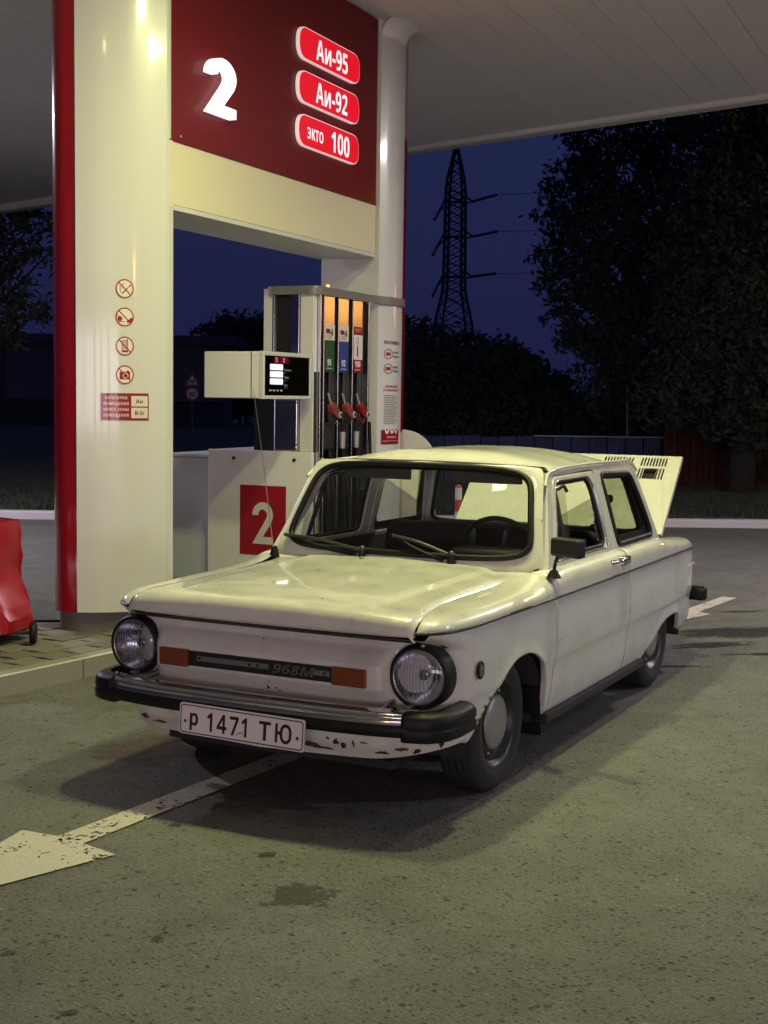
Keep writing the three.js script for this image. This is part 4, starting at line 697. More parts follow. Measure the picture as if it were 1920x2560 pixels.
  mesh(gr, 'rivet', [-0.262, 0.015, 0.05, 0.268].map(z => { const g = new THREE.SphereGeometry(0.0055, 10, 8); g.translate(0.6065, 0.5125, z); return g; }), M.black);
  { const g = new TextGeometry('968M', { font: scene.userData.font, size: 0.034, depth: 0.004, curveSegments: 4 }); g.applyMatrix4(new THREE.Matrix4().makeShear(0, 0, 0.22, 0, 0, 0)); g.rotateY(Math.PI / 2); const o = mesh(gr, 'badge', g, S({ color: lin(0.16, 0.16, 0.16), metalness: 0.7, roughness: 0.4 })); o.scale.z = 1.45; o.position.set(0.6068, 0.495, -0.045); }
  // ---- bumper
  const bx = tab([[0, 0.742], [0.3, 0.735], [0.5, 0.715], [0.62, 0.685], [0.70, 0.63], [0.74, 0.55]]);
  const bumperP = [[0.338, -0.05], [0.340, -0.02], [0.350, -0.004], [0.368, 0.0], [0.384, -0.003], [0.394, -0.012], [0.402, -0.007], [0.414, -0.006], [0.424, -0.02], [0.428, -0.06]];
  const blade = (w0, w1, n) => grid(n, bumperP.length - 1, (u, v) => { const w = lerp(w0, w1, u), b = bumperP[Math.round(v * (bumperP.length - 1))]; return P(bx(Math.abs(w)) + b[1], b[0], w); });
  const bp = mesh(car, 'front_bumper', blade(-0.64, 0.64, 60), S({ color: lin(0.66, 0.66, 0.68), metalness: 1, roughness: 0.13 }));
  mesh(bp, 'dark_reflection_strip', grid(60, 6, (u, v) => { const w = lerp(-0.64, 0.64, u), a = v * Math.PI; return P(bx(Math.abs(w)) + 0.004 + 0.007 * Math.sin(a), lerp(0.343, 0.386, v), w); }), M.rubber);  // black strip puts the dark reflection on the lower chrome into colour
  for (const s of [1, -1]) {
    const path = [[0.692, 0.60], [0.682, 0.645], [0.662, 0.695], [0.61, 0.735], [0.54, 0.752], [0.46, 0.755], [0.38, 0.748]];
    const c = new THREE.CatmullRomCurve3(path.map(p => V3(p[0], 0, p[1]))).getPoints(30);
    const prf = [[0.324, -0.045], [0.326, -0.004], [0.334, 0.008], [0.362, 0.010], [0.367, 0.004], [0.374, 0.004], [0.380, 0.009], [0.404, 0.007], [0.416, -0.002], [0.424, -0.02], [0.427, -0.05]];
    mesh(bp, 'end_cap', [grid(30, prf.length - 1, (u, v) => { const i = Math.round(u * 30), p = c[i], a = c[Math.max(0, i - 1)], b = c[Math.min(30, i + 1)], tx = b.x - a.x, tz = b.z - a.z, l = Math.hypot(tx, tz), q = prf[Math.round(v * (prf.length - 1))]; const nx = tz / l, nz = -tx / l; const kk = (i === 0 || i === 30) ? -0.03 : 0; return P(p.x + nx * (q[1] + kk), q[0], s * (p.z + nz * (q[1] + kk))); })], M.rubber);
    mesh(bp, 'bracket', [bar(P(0.70, 0.41, s * 0.52), P(0.52, 0.43, s * 0.50), 0.012, 6), rbox(0.56, 0.60, 0.395, 0.43, -s * 0.585 - 0.012, -s * 0.585 + 0.012, 0.004)], M.oldchrome);
  }
  // ---- number plate
  const pt = canvasTex(1040, 224, (x, w, h) => {
    x.fillStyle = '#d9cfcf'; x.fillRect(0, 0, w, h); x.strokeStyle = '#17151a'; x.lineWidth = 8; x.beginPath(); x.roundRect ? x.roundRect(14, 14, w - 28, h - 28, 22) : x.rect(14, 14, w - 28, h - 28); x.stroke();
    x.fillStyle = '#17151a'; const L = (s, cx, cy, fs, mw) => { x.font = `${fs}px ${FT}`; x.textAlign = 'center'; x.textBaseline = 'alphabetic'; x.lineWidth = 9; x.strokeStyle = '#17151a'; x.lineJoin = 'round'; x.fillText(s, cx, cy, mw); x.strokeText(s, cx, cy, mw); };
    L('р', 125, 152, 150, 84);
    [['1', 270], ['4', 365], ['7', 468], ['1', 560]].forEach(([c, px]) => L(c, px, 178, 176, 80)); L('Т', 722, 178, 176, 100); L('Ю', 870, 178, 176, 150);
    x.fillStyle = '#5a2a28'; x.beginPath(); x.arc(52, 130, 12, 0, 7); x.fill(); x.beginPath(); x.arc(985, 132, 13, 0, 7); x.fill();
    x.strokeStyle = '#6a4a40'; x.lineWidth = 6; x.beginPath(); x.moveTo(490, 172); x.lineTo(532, 150); x.lineTo(545, 168); x.stroke();
  });
  const plate = mesh(car, 'number_plate', (() => { const g = extrude(roundPoly([[-0.26, -0.056], [0.26, -0.056], [0.26, 0.056], [-0.26, 0.056]], 0.012), 0.004, 0.001); g.rotateY(Math.PI / 2); return g; })(), S({ color: lin(0.55, 0.5, 0.5), roughness: 0.5 })); plate.position.set(0.764, 0.326, -0.018); plate.rotation.z = 0.06; plate.rotation.x = -0.012;
  const pf = mesh(plate, 'plate_face', (() => { const sh = roundPoly([[-0.259, -0.055], [0.259, -0.055], [0.259, 0.055], [-0.259, 0.055]], 0.012), g = new THREE.ShapeGeometry(sh, 6), q = g.attributes.position, uv = []; for (let i = 0; i < q.count; i++) uv.push((q.getX(i) + 0.26) / 0.52, (q.getY(i) + 0.056) / 0.112); g.setAttribute('uv', new THREE.Float32BufferAttribute(uv, 2)); g.rotateY(Math.PI / 2); return g; })(), S({ map: pt, roughness: 0.45 }), { uv: false }); pf.position.x = 0.0065;
  // ---- chipped paint and rust on nose, apron and arch edge
  {
    const rustM = S({ color: lin(0.035, 0.016, 0.010), roughness: 0.95 }), lightRust = S({ color: lin(0.11, 0.05, 0.028), roughness: 0.95 });
    reseed(808);
    const chip = (w, y, rw, ry, n = 11) => { const sh = new THREE.Shape(Array.from({ length: n }, (_, i) => { const a = i / n * 6.2832, k = 0.45 + 0.75 * rnd(); return new THREE.Vector2(Math.cos(a) * rw * k, Math.sin(a) * ry * k); })); const g = new THREE.ShapeGeometry(sh); return mapPos(g, (a, b) => P(noseX(w + a, y + b) + 0.0018, y + b, w + a)); };
    mesh(car, 'rust_patch', [chip(0.165, 0.275, 0.016, 0.02), chip(0.19, 0.29, 0.012, 0.012), chip(0.33, 0.285, 0.012, 0.015), chip(0.30, 0.295, 0.008, 0.006), chip(0.36, 0.272, 0.014, 0.012), chip(0.40, 0.285, 0.005, 0.014), chip(0.44, 0.295, 0.02, 0.004), chip(0.50, 0.262, 0.03, 0.006), chip(0.27, 0.252, 0.05, 0.006), chip(0.60, 0.262, 0.012, 0.012), chip(0.08, 0.24, 0.06, 0.006), chip(0.66, 0.285, 0.008, 0.02)], rustM);
    mesh(car, 'rust_patch', [chip(-0.43, 0.262, 0.04, 0.009), chip(-0.50, 0.275, 0.03, 0.012), chip(0.22, 0.262, 0.05, 0.012), chip(0.56, 0.275, 0.02, 0.01)], lightRust);
    mesh(car, 'paint_chip', [chip(0.012, 0.43, 0.006, 0.014, 7), chip(0.045, 0.432, 0.012, 0.003, 7), chip(0.055, 0.424, 0.008, 0.004, 6), chip(-0.02, 0.605, 0.005, 0.004, 6), chip(0.025, 0.457, 0.003, 0.006, 6), chip(0.49, 0.415, 0.009, 0.004, 6), chip(0.505, 0.402, 0.006, 0.007, 6), chip(0.12, 0.425, 0.004, 0.003, 6)], rustM);
    const arch = (x, r, k) => { const y = yb(x) + k, g = new THREE.CircleGeometry(r, 7); return mapPos(g, (a, b) => P(x + a * (0.6 + rnd()), y + b * (0.6 + rnd()), zc(x) + prof(y) + 0.0085)); };
    mesh(car, 'rust_patch', [arch(0.16, 0.004, 0.01), arch(0.2, 0.006, 0.011), arch(0.235, 0.007, 0.013), arch(0.26, 0.005, 0.01), arch(0.285, 0.006, 0.014), arch(0.12, 0.003, 0.012)], rustM);
    const dot = (x, w, r) => { const g = new THREE.CircleGeometry(r, 8); return mapPos(g, (a, b) => P(x + a, hoodY(x + a, w + b) + 0.002, w + b)); };
    mesh(hood, 'paint_chip', [dot(0.47, 0.0, 0.004), dot(0.5, 0.19, 0.006), dot(0.43, -0.3, 0.003), dot(0.2, 0.25, 0.003)], rustM);
  }
  // ---- wheels
  for (const [x, wz, name] of [[0, 0.612, 'front'], [-2.16, 0.602, 'rear']]) for (const s of [1, -1]) {
    const R = 0.262, lat = (pts, n = 56) => { const g = new THREE.LatheGeometry(pts.map(p => new THREE.Vector2(p[0], p[1] * s)), n); g.rotateX(-Math.PI / 2); g.translate(x, R, -s * wz); return g; };
    const wh = mesh(car, 'wheel', lat([[0.172, 0.066], [0.185, 0.078], [0.21, 0.082], [0.238, 0.076], [0.254, 0.062], [R, 0.05], [R, -0.05], [0.25, -0.07], [0.2, -0.08], [0.172, -0.066]]), M.tyre);
    mesh(wh, 'tread_groove', [-0.028, 0, 0.028].map(k => { const g = new THREE.TorusGeometry(R + 0.0005, 0.003, 5, 56); g.translate(x, R, -s * wz + k); return g; }), M.black);
    mesh(wh, 'rim', lat([[0.176, 0.070], [0.168, 0.072], [0.160, 0.060], [0.150, 0.035], [0.142, 0.03], [0.125, 0.045], [0.10, 0.052], [0.0, 0.05], [0.0, -0.05], [0.165, -0.06]]), M.wheel);
    mesh(wh, 'hub_cap', lat([[0.104, 0.054], [0.102, 0.060], [0.094, 0.066], [0.07, 0.073], [0.03, 0.077], [0, 0.078]], 40), M.hub);
    mesh(wh, 'wheel_bolt', Array.from({ length: 4 }, (_, i) => { const a = i * 1.571 + 0.4, g = new THREE.SphereGeometry(0.007, 8, 6); g.translate(x + Math.cos(a) * 0.122, R + Math.sin(a) * 0.122, -s * (wz + 0.048)); return g; }), M.oldchrome);
    mesh(car, 'wheel_arch_liner', grid(24, 1, (u, v) => { const a = lerp(-0.15, Math.PI + 0.15, u), r = name === 'front' ? 0.36 : 0.34; return P(x - 0.05 + r * Math.cos(a) * 1.05, R - 0.02 + r * Math.sin(a) * (name === 'front' ? 0.82 : 0.55), s * lerp(0.38, 0.70, v)); }), M.dark);
  }
  // ---- underbody, cabin
  mesh(car, 'underbody', [box(-2.8, 0.5, 0.17, 0.20, -0.48, 0.48), box(-1.80, -0.40, 0.175, 0.21, -0.66, 0.66), box(0.30, 0.34, 0.2, 0.62, -0.68, 0.68), box(-0.47, -0.45, 0.2, 0.74, -0.66, 0.66), box(-1.86, -1.84, 0.2, 0.5, -0.66, 0.66), box(-2.6, -2.56, 0.25, 0.6, -0.66, 0.66)], M.dark);
  mesh(car, 'cabin_sides', both(s => [grid(6, 2, (u, v) => P(lerp(-0.46, -2.25, u), lerp(0.775, 0.2, v), s * 0.635))]), M.trim);
  mesh(car, 'dashboard', mapPos(extrude(roundPoly([[-0.58, 0.60], [-0.58, 0.795], [-0.68, 0.81], [-0.80, 0.795], [-0.78, 0.66]], 0.03), 1.20, 0), (x, y, z) => P(x, y, z - 0.60)), M.trim);
  mesh(car, 'instrument_hood', rbox(-0.82, -0.68, 0.79, 0.838, -0.46, -0.16, 0.025), M.trim);
  const sw = mesh(car, 'steering_wheel', (() => { const t = new THREE.TorusGeometry(0.185, 0.011, 10, 48), h = new THREE.CylinderGeometry(0.04, 0.045, 0.03, 20); h.rotateX(Math.PI / 2); return [t, h, box(-0.18, 0.18, -0.012, 0.012, -0.006, 0.006), bar([0, 0, 0], [0, -0.02, -0.35], 0.022, 10)]; })(), M.black);
  sw.position.set(...P(-0.93, 0.79, 0.31)); sw.rotation.order = 'YXZ'; sw.rotation.y = -Math.PI / 2; sw.rotation.x = -0.42;
  for (const s of [1, -1]) { const se = mesh(car, 'front_seat', [rbox(-1.42, -0.98, 0.34, 0.50, -s * 0.32 - 0.24, -s * 0.32 + 0.24, 0.05, 5), mapPos(rbox(-0.07, 0.07, 0, 0.42, -0.235, 0.235, 0.05, 5), (x, y, z) => [-1.44 + x - y * 0.22, 0.44 + y, -s * 0.32 + z])], M.vinyl); }
  mesh(car, 'rear_bench', [rbox(-2.02, -1.6, 0.34, 0.48, -0.55, 0.55, 0.05, 4), mapPos(rbox(-0.06, 0.06, 0, 0.4, -0.6, 0.6, 0.05, 4), (x, y, z) => [-2.02 + x - y * 0.3, 0.42 + y, z])], M.vinyl);
  mesh(car, 'parcel_shelf', box(-2.24, -2.08, 0.775, 0.79, -0.62, 0.62), M.dark);
  mesh(car, 'sun_visor', [rbox(-0.83, -0.815, 1.115, 1.195, -0.44, -0.10, 0.006), rbox(-0.83, -0.815, 1.115, 1.195, 0.10, 0.44, 0.006)], M.trim);
  mesh(car, 'grab_handle', tube([P(-1.55, 1.15, -0.53), P(-1.57, 1.12, -0.52), P(-1.6, 1.12, -0.52), P(-1.62, 1.15, -0.53)], 0.006, false, 14, 6), M.black);
  // ---- wipers, aerial, washer jet
  for (const [w0, w1, q0, q1] of [[-0.155, -0.60, -0.02, 0.09], [0.265, -0.03, -0.012, 0.17]]) {
    const a = wsP(w0, q0, 0.03), b = wsP(w1, q1, 0.02), mid = a.map((v, i) => lerp(v, b[i], 0.55));
    const wp = mesh(car, 'wiper', [tube([a, mid.map((v, i) => v + (i < 2 ? 0.012 : 0)), b], 0.007, false, 16, 6), (() => { const g = new THREE.SphereGeometry(0.016, 12, 8); g.scale(1, 1.3, 1); g.translate(...a); return g; })()], S({ color: lin(0.06, 0.06, 0.06), metalness: 0.5, roughness: 0.4 }));
    mesh(wp, 'blade', tube([0, 0.25, 0.5, 0.75, 1].map(t => wsP(lerp(w0 - 0.04, w1 - 0.0, t), lerp(q0 - 0.035, q1 + 0.01, t) + 0.02 * Math.sin(t * 3.1) * -1, 0.012)), 0.008, false, 24, 5), M.rubber);
    mesh(wp, 'pivot', (() => { const g = new THREE.CylinderGeometry(0.016, 0.02, 0.05, 14); g.translate(a[0] - 0.0, a[1] - 0.022, a[2]); return g; })(), M.rubber);
  }
  const an = mesh(car, 'aerial', [bar(P(-0.455, 0.785, -0.60), P(-0.38, 1.18, -0.61), 0.0028, 6, 0.0022), bar(P(-0.38, 1.18, -0.61), P(-0.31, 1.515, -0.622), 0.002, 6, 0.0014)], M.oldchrome);
  mesh(an, 'aerial_base', (() => { const g = new THREE.CylinderGeometry(0.011, 0.024, 0.05, 16); g.translate(...P(-0.46, 0.79, -0.6)); return g; })(), M.rubber);
  mesh(hood, 'washer_jet', [rbox(-0.395, -0.375, 0.784, 0.802, 0.11, 0.128, 0.004), bar([-0.385, 0.80, 0.119], [-0.385, 0.806, 0.119], 0.004, 6)], M.oldchrome);
  // rear bumper end, tail lamps
  mesh(car, 'rear_bumper', [mapPos(rbox(-0.76, 0.76, 0.36, 0.44, -0.03, 0.03, 0.02, 4), (x, y, z) => P(-3.01 + z + 0.08 * Math.pow(Math.abs(x) / 0.76, 4), y, x)), ...both(s => rbox(-2.985, -2.885, 0.362, 0.43, -s * 0.728 - 0.024, -s * 0.728 + 0.024, 0.018))], M.rubber);
  for (const s of [1, -1]) mesh(car, 'tail_lamp', rbox(-2.965, -2.935, 0.50, 0.62, -s * 0.52 - 0.08, -s * 0.52 + 0.08, 0.01), M.redlens);
}
{ // plush toy on the parcel shelf
  const C = (X, Y, Z) => [-0.1623 - 0.4518 * X + 0.8921 * Z, Y, -5.3916 + 0.8921 * X + 0.4518 * Z];
  const o = thing('plush_toy', 'small brown plush animal behind the rear side window of the car', 'toy', C(-2.13, 0.79, 0.40), -(Math.PI / 2 + 0.4688));
  const sp = (x, y, z, a, b, c) => { const g = new THREE.SphereGeometry(1, 18, 14); g.scale(a, b, c); mapPos(g, (X, Y, Z) => { const k = 1 + 0.05 * Math.sin(X * 300 + Y * 210) * Math.cos(Z * 260); return [x + X * k, y + Y * k, z + Z * k]; }); return g; };
  const br = S({ color: lin(0.10, 0.045, 0.028), roughness: 1 });
  mesh(o, 'body', [sp(0, 0.06, 0, 0.05, 0.06, 0.055), sp(0.02, 0.14, 0.01, 0.048, 0.048, 0.05), sp(-0.01, 0.185, -0.025, 0.018, 0.022, 0.018), sp(-0.01, 0.185, 0.045, 0.018, 0.022, 0.018), sp(0.05, 0.03, 0.04, 0.04, 0.022, 0.025), sp(0.05, 0.03, -0.04, 0.04, 0.022, 0.025)], br);
  mesh(o, 'muzzle', sp(0.065, 0.13, 0.012, 0.024, 0.02, 0.024), S({ color: lin(0.45, 0.38, 0.3), roughness: 1 }));
  mesh(o, 'scarf', sp(0.03, 0.1, 0.005, 0.042, 0.012, 0.046), S({ color: lin(0.5, 0.42, 0.36), roughness: 1 }));
}

// ------------------------------------------------------------------ background
const at = (px, py, D) => { // a point D metres off that the photograph shows at px, py
  const u0 = px - 960, v0 = py - 1280, cr = Math.cos(0.0142), sr = Math.sin(0.0142), u = cr * u0 + sr * v0, v = -sr * u0 + cr * v0, c = Math.cos(0.0842), s = Math.sin(0.0842);
  const x = u / 3400, y = -v / 3400, ry = y * c - s, rz = -y * s - c, k = D / -rz; return [x * k, CAMH + ry * k, -D];
};
function crownGeo(blobs, leaf, density, sd) { // leaf-sized faces spread through lobes
  reseed(sd); const P = [], N = [];
  const tri = (c, r) => {
    const a = rnd() * 6.283, t = Math.acos(2 * rnd() - 1), n = V3(Math.sin(t) * Math.cos(a), Math.cos(t), Math.sin(t) * Math.sin(a)), q = V3(rnd() - 0.5, rnd() - 0.5, rnd() - 0.5).cross(n).normalize(), w = n.clone().cross(q);
    const l = r * (0.6 + 0.8 * rnd()), h = l * 0.42, A = c.clone().addScaledVector(q, -l), B = c.clone().addScaledVector(w, -h), D = c.clone().addScaledVector(w, h), E = c.clone().addScaledVector(q, l);
    for (const p of [A, B, E, A, E, D]) P.push(p.x, p.y, p.z); for (let i = 0; i < 6; i++) N.push(n.x, n.y, n.z);
  };
  for (const [cx, cy, cz, rx, ry, rz] of blobs) {
    const vol = rx * ry * rz, clumps = Math.max(6, Math.round(density * Math.pow(vol, 0.75)));
    for (let k = 0; k < clumps; k++) {
      let d; do { d = V3(rnd() * 2 - 1, rnd() * 2 - 1, rnd() * 2 - 1); } while (d.length() > 1 || d.length() < 0.35);
      const c = V3(cx + d.x * rx, cy + d.y * ry, cz + d.z * rz), m = 6 + Math.floor(rnd() * 18), cr = leaf * (2.2 + 2.2 * rnd());
      for (let i = 0; i < m; i++) tri(V3(c.x + (rnd() + rnd() - 1) * cr, c.y + (rnd() + rnd() - 1) * cr * 0.8, c.z + (rnd() + rnd() - 1) * cr), leaf);
    }
  }
  const g = new THREE.BufferGeometry(); g.setAttribute('position', new THREE.Float32BufferAttribute(P, 3)); g.setAttribute('normal', new THREE.Float32BufferAttribute(N, 3)); return g;
}
function tree(name, label, base, blobs, leaf, density, sd, mat, trunkR, cat = 'tree', group) { // blobs relative to base
  const o = thing(name, label, cat, base, 0, group);
  mesh(o, 'crown', crownGeo(blobs, leaf, density, sd), mat);
  const top = blobs.reduce((m, b) => Math.max(m, b[1]), 0);
  const limbs = [bar([0, -0.1, 0], [0.1, top * 0.45, 0.05], trunkR, 9, trunkR * 0.7), bar([0.1, top * 0.45, 0.05], [0, top, 0], trunkR * 0.7, 7, trunkR * 0.2)];
  for (const b of blobs) limbs.push(bar([0.05, Math.max(0.2, b[1] * 0.5), 0.03], [b[0], b[1], b[2]], trunkR * 0.32, 5, trunkR * 0.08));
  mesh(o, 'trunk', limbs, M.bark); return o;
}
// big broadleaf on the right: lobes given by where they show
const lob = (base, D, list) => list.map(([px, py, r, dz = 0]) => { const p = at(px, py, D + dz); return [p[0] - base[0], p[1] - base[1], p[2] - base[2], r, r * 0.85, r]; });
{
  const b1 = [at(1640, 1200, 24)[0], 0, -24];
  tree('broadleaf_tree', 'tall dark broadleaf tree behind the car, its crown reaching the canopy edge', b1, lob(b1, 24, [[1500, 330, 0.75], [1440, 460, 0.65], [1560, 440, 0.9], [1400, 560, 0.5], [1500, 560, 0.8], [1640, 540, 1.1], [1380, 640, 0.35], [1450, 680, 0.75], [1560, 680, 1.0], [1370, 720, 0.3], [1480, 790, 0.7], [1400, 800, 0.25], [1590, 820, 1.0], [1510, 900, 0.7], [1650, 300, 0.9], [1700, 400, 0.8], [1690, 680, 1.1], [1620, 960, 0.9], [1460, 860, 0.4], [1540, 1000, 0.6]]), 0.07, 150, 21, M.leafA, 0.2);
  const b2 = [at(1850, 1200, 21)[0], 0, -21];
  tree('broadleaf_tree', 'dense dark tree filling the right edge of the view', b2, lob(b2, 21, [[1830, 330, 0.8], [1900, 420, 0.9], [1780, 470, 0.8], [1860, 600, 1.1], [1960, 560, 1.1], [1760, 650, 0.9], [1850, 780, 1.1], [1740, 820, 0.8], [1950, 800, 1.1], [1800, 960, 1.0], [1910, 1000, 1.0], [1700, 980, 0.7], [1940, 280, 0.7]]), 0.07, 165, 22, M.leafA, 0.22);
  const b3 = [at(-160, 1200, 23)[0], 0, -23];
  tree('broadleaf_tree', 'leafy tree hanging into the gap left of the white column', b3, lob(b3, 23, [[10, 560, 0.5], [80, 560, 0.4], [115, 640, 0.3], [20, 660, 0.45], [60, 740, 0.4], [10, 790, 0.42], [95, 780, 0.2], [-80, 620, 0.8], [-150, 760, 0.9], [-60, 840, 0.4], [40, 835, 0.18]]), 0.075, 130, 23, M.leafB, 0.18);
  for (const [px, D, sd, lab] of [[2350, 22, 41, 'dark tree off to the right beyond the verge'], [2900, 21, 42, 'dark tree farther right beyond the verge'], [3700, 20, 43, 'dark tree beside the right lane exit'], [5000, 20, 44, 'dark tree at the far right of the forecourt']]) { const b = [at(px, 1200, D)[0], 0, -D]; tree('broadleaf_tree', lab, b, Array.from({ length: 12 }, (_, i) => [((i * 7) % 5 - 2) * 1.1, 1.2 + (i % 6) * 1.0, ((i * 3) % 4 - 1.5) * 0.7, 1.5, 1.2, 1.3]), 0.16, 60, sd, M.leafA, 0.2); }
  const shrub = (px, top, D, w, sd, label) => { const c = at(px, 1000, D), b = [c[0], 0.05, -D], H = at(px, top, D)[1]; const bl = []; reseed(sd * 7); for (let i = 0; i < 9; i++) { const t = i / 8; bl.push([(t - 0.5) * w * 1.5 + (rnd() - 0.5) * 0.3, H * (0.35 + 0.42 * Math.sin(t * 3.1) * (0.8 + 0.3 * rnd())), (rnd() - 0.5) * w * 0.6, w * 0.28, H * 0.24, w * 0.28]); } for (let i = 0; i < 5; i++) bl.push([(rnd() - 0.5) * w, H * (0.2 + 0.3 * rnd()), (rnd() - 0.5) * w * 0.5, w * 0.3, H * 0.22, w * 0.3]); return tree('bush', label, b, bl, D > 50 ? 0.17 : 0.09, D > 50 ? 45 : 110, sd, M.leafA, 0.07, 'bush'); };
  shrub(1020, 800, 30, 2.1, 31, 'rounded dark bush right beside the far column, below the pylon');
  shrub(1160, 815, 31, 2.4, 32, 'dark bush in front of the pylon foot');
  shrub(1270, 850, 29, 2.0, 33, 'dark bush at the right end of the row under the pylon');
  shrub(1400, 985, 27, 2.2, 34, 'low dark bush between the pylon bushes and the tall tree');
  shrub(1560, 1010, 26.5, 2.4, 35, 'low dark bush behind the raised rear lid');
  shrub(1720, 1000, 26, 2.4, 36, 'low dark bush behind the red board fence');
  shrub(1880, 1000, 25, 2.2, 37, 'low dark bush in the right hand corner behind the verge');
  shrub(615, 775, 70, 4.6, 38, 'dark bush seen through the portal left of the dispenser tower');
  shrub(740, 830, 71, 4.4, 39, 'dark bush seen through the portal behind the dispenser tower');
  shrub(870, 830, 70, 4.4, 40, 'dark bush hidden mostly behind the dispenser nozzles');
}
{ // blue sheet fence, red boards, posts
  const f = thing('sheet_fence', 'low blue corrugated sheet fence beyond the verge', 'fence', [0, 0.05, -23]);
  const x0 = at(930, 1100, 23)[0], x1 = at(1655, 1100, 23)[0], n = 16, bl = [0.05, 0.06, 0.055].map(k => S({ color: lin(k * 0.8, k, k * 2.6), roughness: 0.6 }));
  for (let i = 0; i < n; i++) { const a = lerp(x0, x1, i / n) + 0.008, b = lerp(x0, x1, (i + 1) / n) - 0.008; mesh(f, 'fence_sheet', grid(24, 1, (u, v) => [lerp(a, b, u), v * (0.80 + 0.01 * (i % 3)), 0.018 * Math.sign(Math.sin(u * 37)) * 0.7]), bl[i % 3]); }
  mesh(f, 'top_rail', box(at(1335, 1090, 23)[0], x1 + 0.05, 0.815, 0.835, -0.03, 0.03), S({ color: lin(0.25, 0.27, 0.32), roughness: 0.5 }));
  const r = thing('board_fence', 'dark red board fence right of the blue sheet fence', 'fence', [0, 0.05, -22.6]);
  reseed(61); const a0 = at(1660, 1100, 22.6)[0], a1 = at(1960, 1100, 22.6)[0], rd = [0.05, 0.065, 0.04].map(k => S({ color: lin(k, k * 0.16, k * 0.14), roughness: 0.9 }));
  for (let i = 0; i < 18; i++) { const a = lerp(a0, a1, i / 18); const o = mesh(r, 'board', box(a + 0.006, a + (a1 - a0) / 18 - 0.006, 0, 1.35 + 0.15 * rnd(), -0.012, 0.012), rd[i % 3]); o.rotation.z = (rnd() - 0.5) * 0.01; }
  const po = thing('thin_post', 'thin pale post standing behind the blue fence', 'post', [at(1572, 1090, 23.6)[0], 0.05, -23.6]); mesh(po, 'pole', bar([0.0, 0, 0], [-0.05, at(1572, 968, 23.6)[1], 0], 0.022, 8, 0.018), S({ color: lin(0.16, 0.15, 0.13), roughness: 0.9 })); mesh(po, 'cap', rbox(-0.08, -0.02, at(1572, 968, 23.6)[1] - 0.005, at(1572, 968, 23.6)[1] + 0.03, -0.03, 0.03, 0.006), M.bark);
  // long low building behind the left side
  const b = thing('low_building', 'long dark low building with a flat eave behind the portal and left column', 'building', [-19, 0.05, -62]);
  b.scale.set(2.07, 1.5, 1);
  mesh(b, 'wall', box(-12, 5.6, 0, 2.45, -4, 0), S({ color: lin(0.10, 0.105, 0.125), roughness: 0.9 }));
  mesh(b, 'roof', box(-12.3, 5.9, 2.45, 2.72, -4.3, 0.35), S({ color: lin(0.07, 0.075, 0.10), roughness: 0.8 }));
  for (let i = 0; i < 5; i++) mesh(b, 'pilaster', box(-6 + i * 2.2, -5.75 + i * 2.2, 0, 2.448, 0, 0.06), S({ color: lin(0.05, 0.052, 0.06), roughness: 0.9 }));
  mesh(b, 'plinth', box(-12, 5.62, 0, 0.75, 0.001, 0.09), S({ color: lin(0.03, 0.032, 0.04), roughness: 0.9 }));
}
{ // road signs through the portal
  const D = 48, c = at(481, 960, D), o = thing('road_sign', 'warning triangle with a double bend above a round 40 speed limit sign', 'sign', [c[0], 0.05, -D]);
  const y1 = at(481, 953, D)[1], y2 = at(481, 988, D)[1];
  const face = (name, shape, y, draw, s) => { const g = new THREE.ShapeGeometry(shape, 20), q = g.attributes.position, uv = []; for (let i = 0; i < q.count; i++) uv.push(q.getX(i) / s + 0.5, q.getY(i) / s + 0.5); g.setAttribute('uv', new THREE.Float32BufferAttribute(uv, 2)); const m = mesh(o, name, g, S({ map: canvasTex(256, 256, draw), roughness: 0.4 }), { uv: false }); m.position.set(0, y, 0.045); const bk = mesh(m, 'back_plate', extrude(shape, 0.01, 0), M.ironwork); bk.position.z = -0.0125; };
  face('warning_triangle', roundPoly([[-0.29, -0.22], [0.29, -0.22], [0, 0.28]], 0.05), y1, (x, w, h) => { x.fillStyle = '#c2222a'; x.fillRect(0, 0, w, h); x.fillStyle = '#e9e2da'; x.beginPath(); x.moveTo(128, 62); x.lineTo(208, 200); x.lineTo(48, 200); x.fill(); x.strokeStyle = '#141214'; x.lineWidth = 16; x.beginPath(); x.moveTo(100, 190); x.lineTo(104, 140); x.lineTo(152, 172); x.lineTo(152, 118); x.stroke(); }, 0.6);
  const cs = new THREE.Shape(); for (let i = 0; i < 32; i++) { const a = i / 32 * Math.PI * 2; i ? cs.lineTo(0.25 * Math.cos(a), 0.25 * Math.sin(a)) : cs.moveTo(0.25, 0); } cs.closePath(); face('speed_disc', cs, y2, (x, w, h) => { x.fillStyle = '#c2222a'; x.fillRect(0, 0, w, h); x.fillStyle = '#e9e2da'; x.beginPath(); x.arc(128, 128, 96, 0, 7); x.fill(); txt(x, '40', 128, 134, 110, '#141214'); }, 0.5);
  mesh(o, 'post', bar([0, 0, 0], [0, y1 + 0.2, 0], 0.03, 8), S({ color: lin(0.12, 0.12, 0.13), roughness: 0.6 }));
}
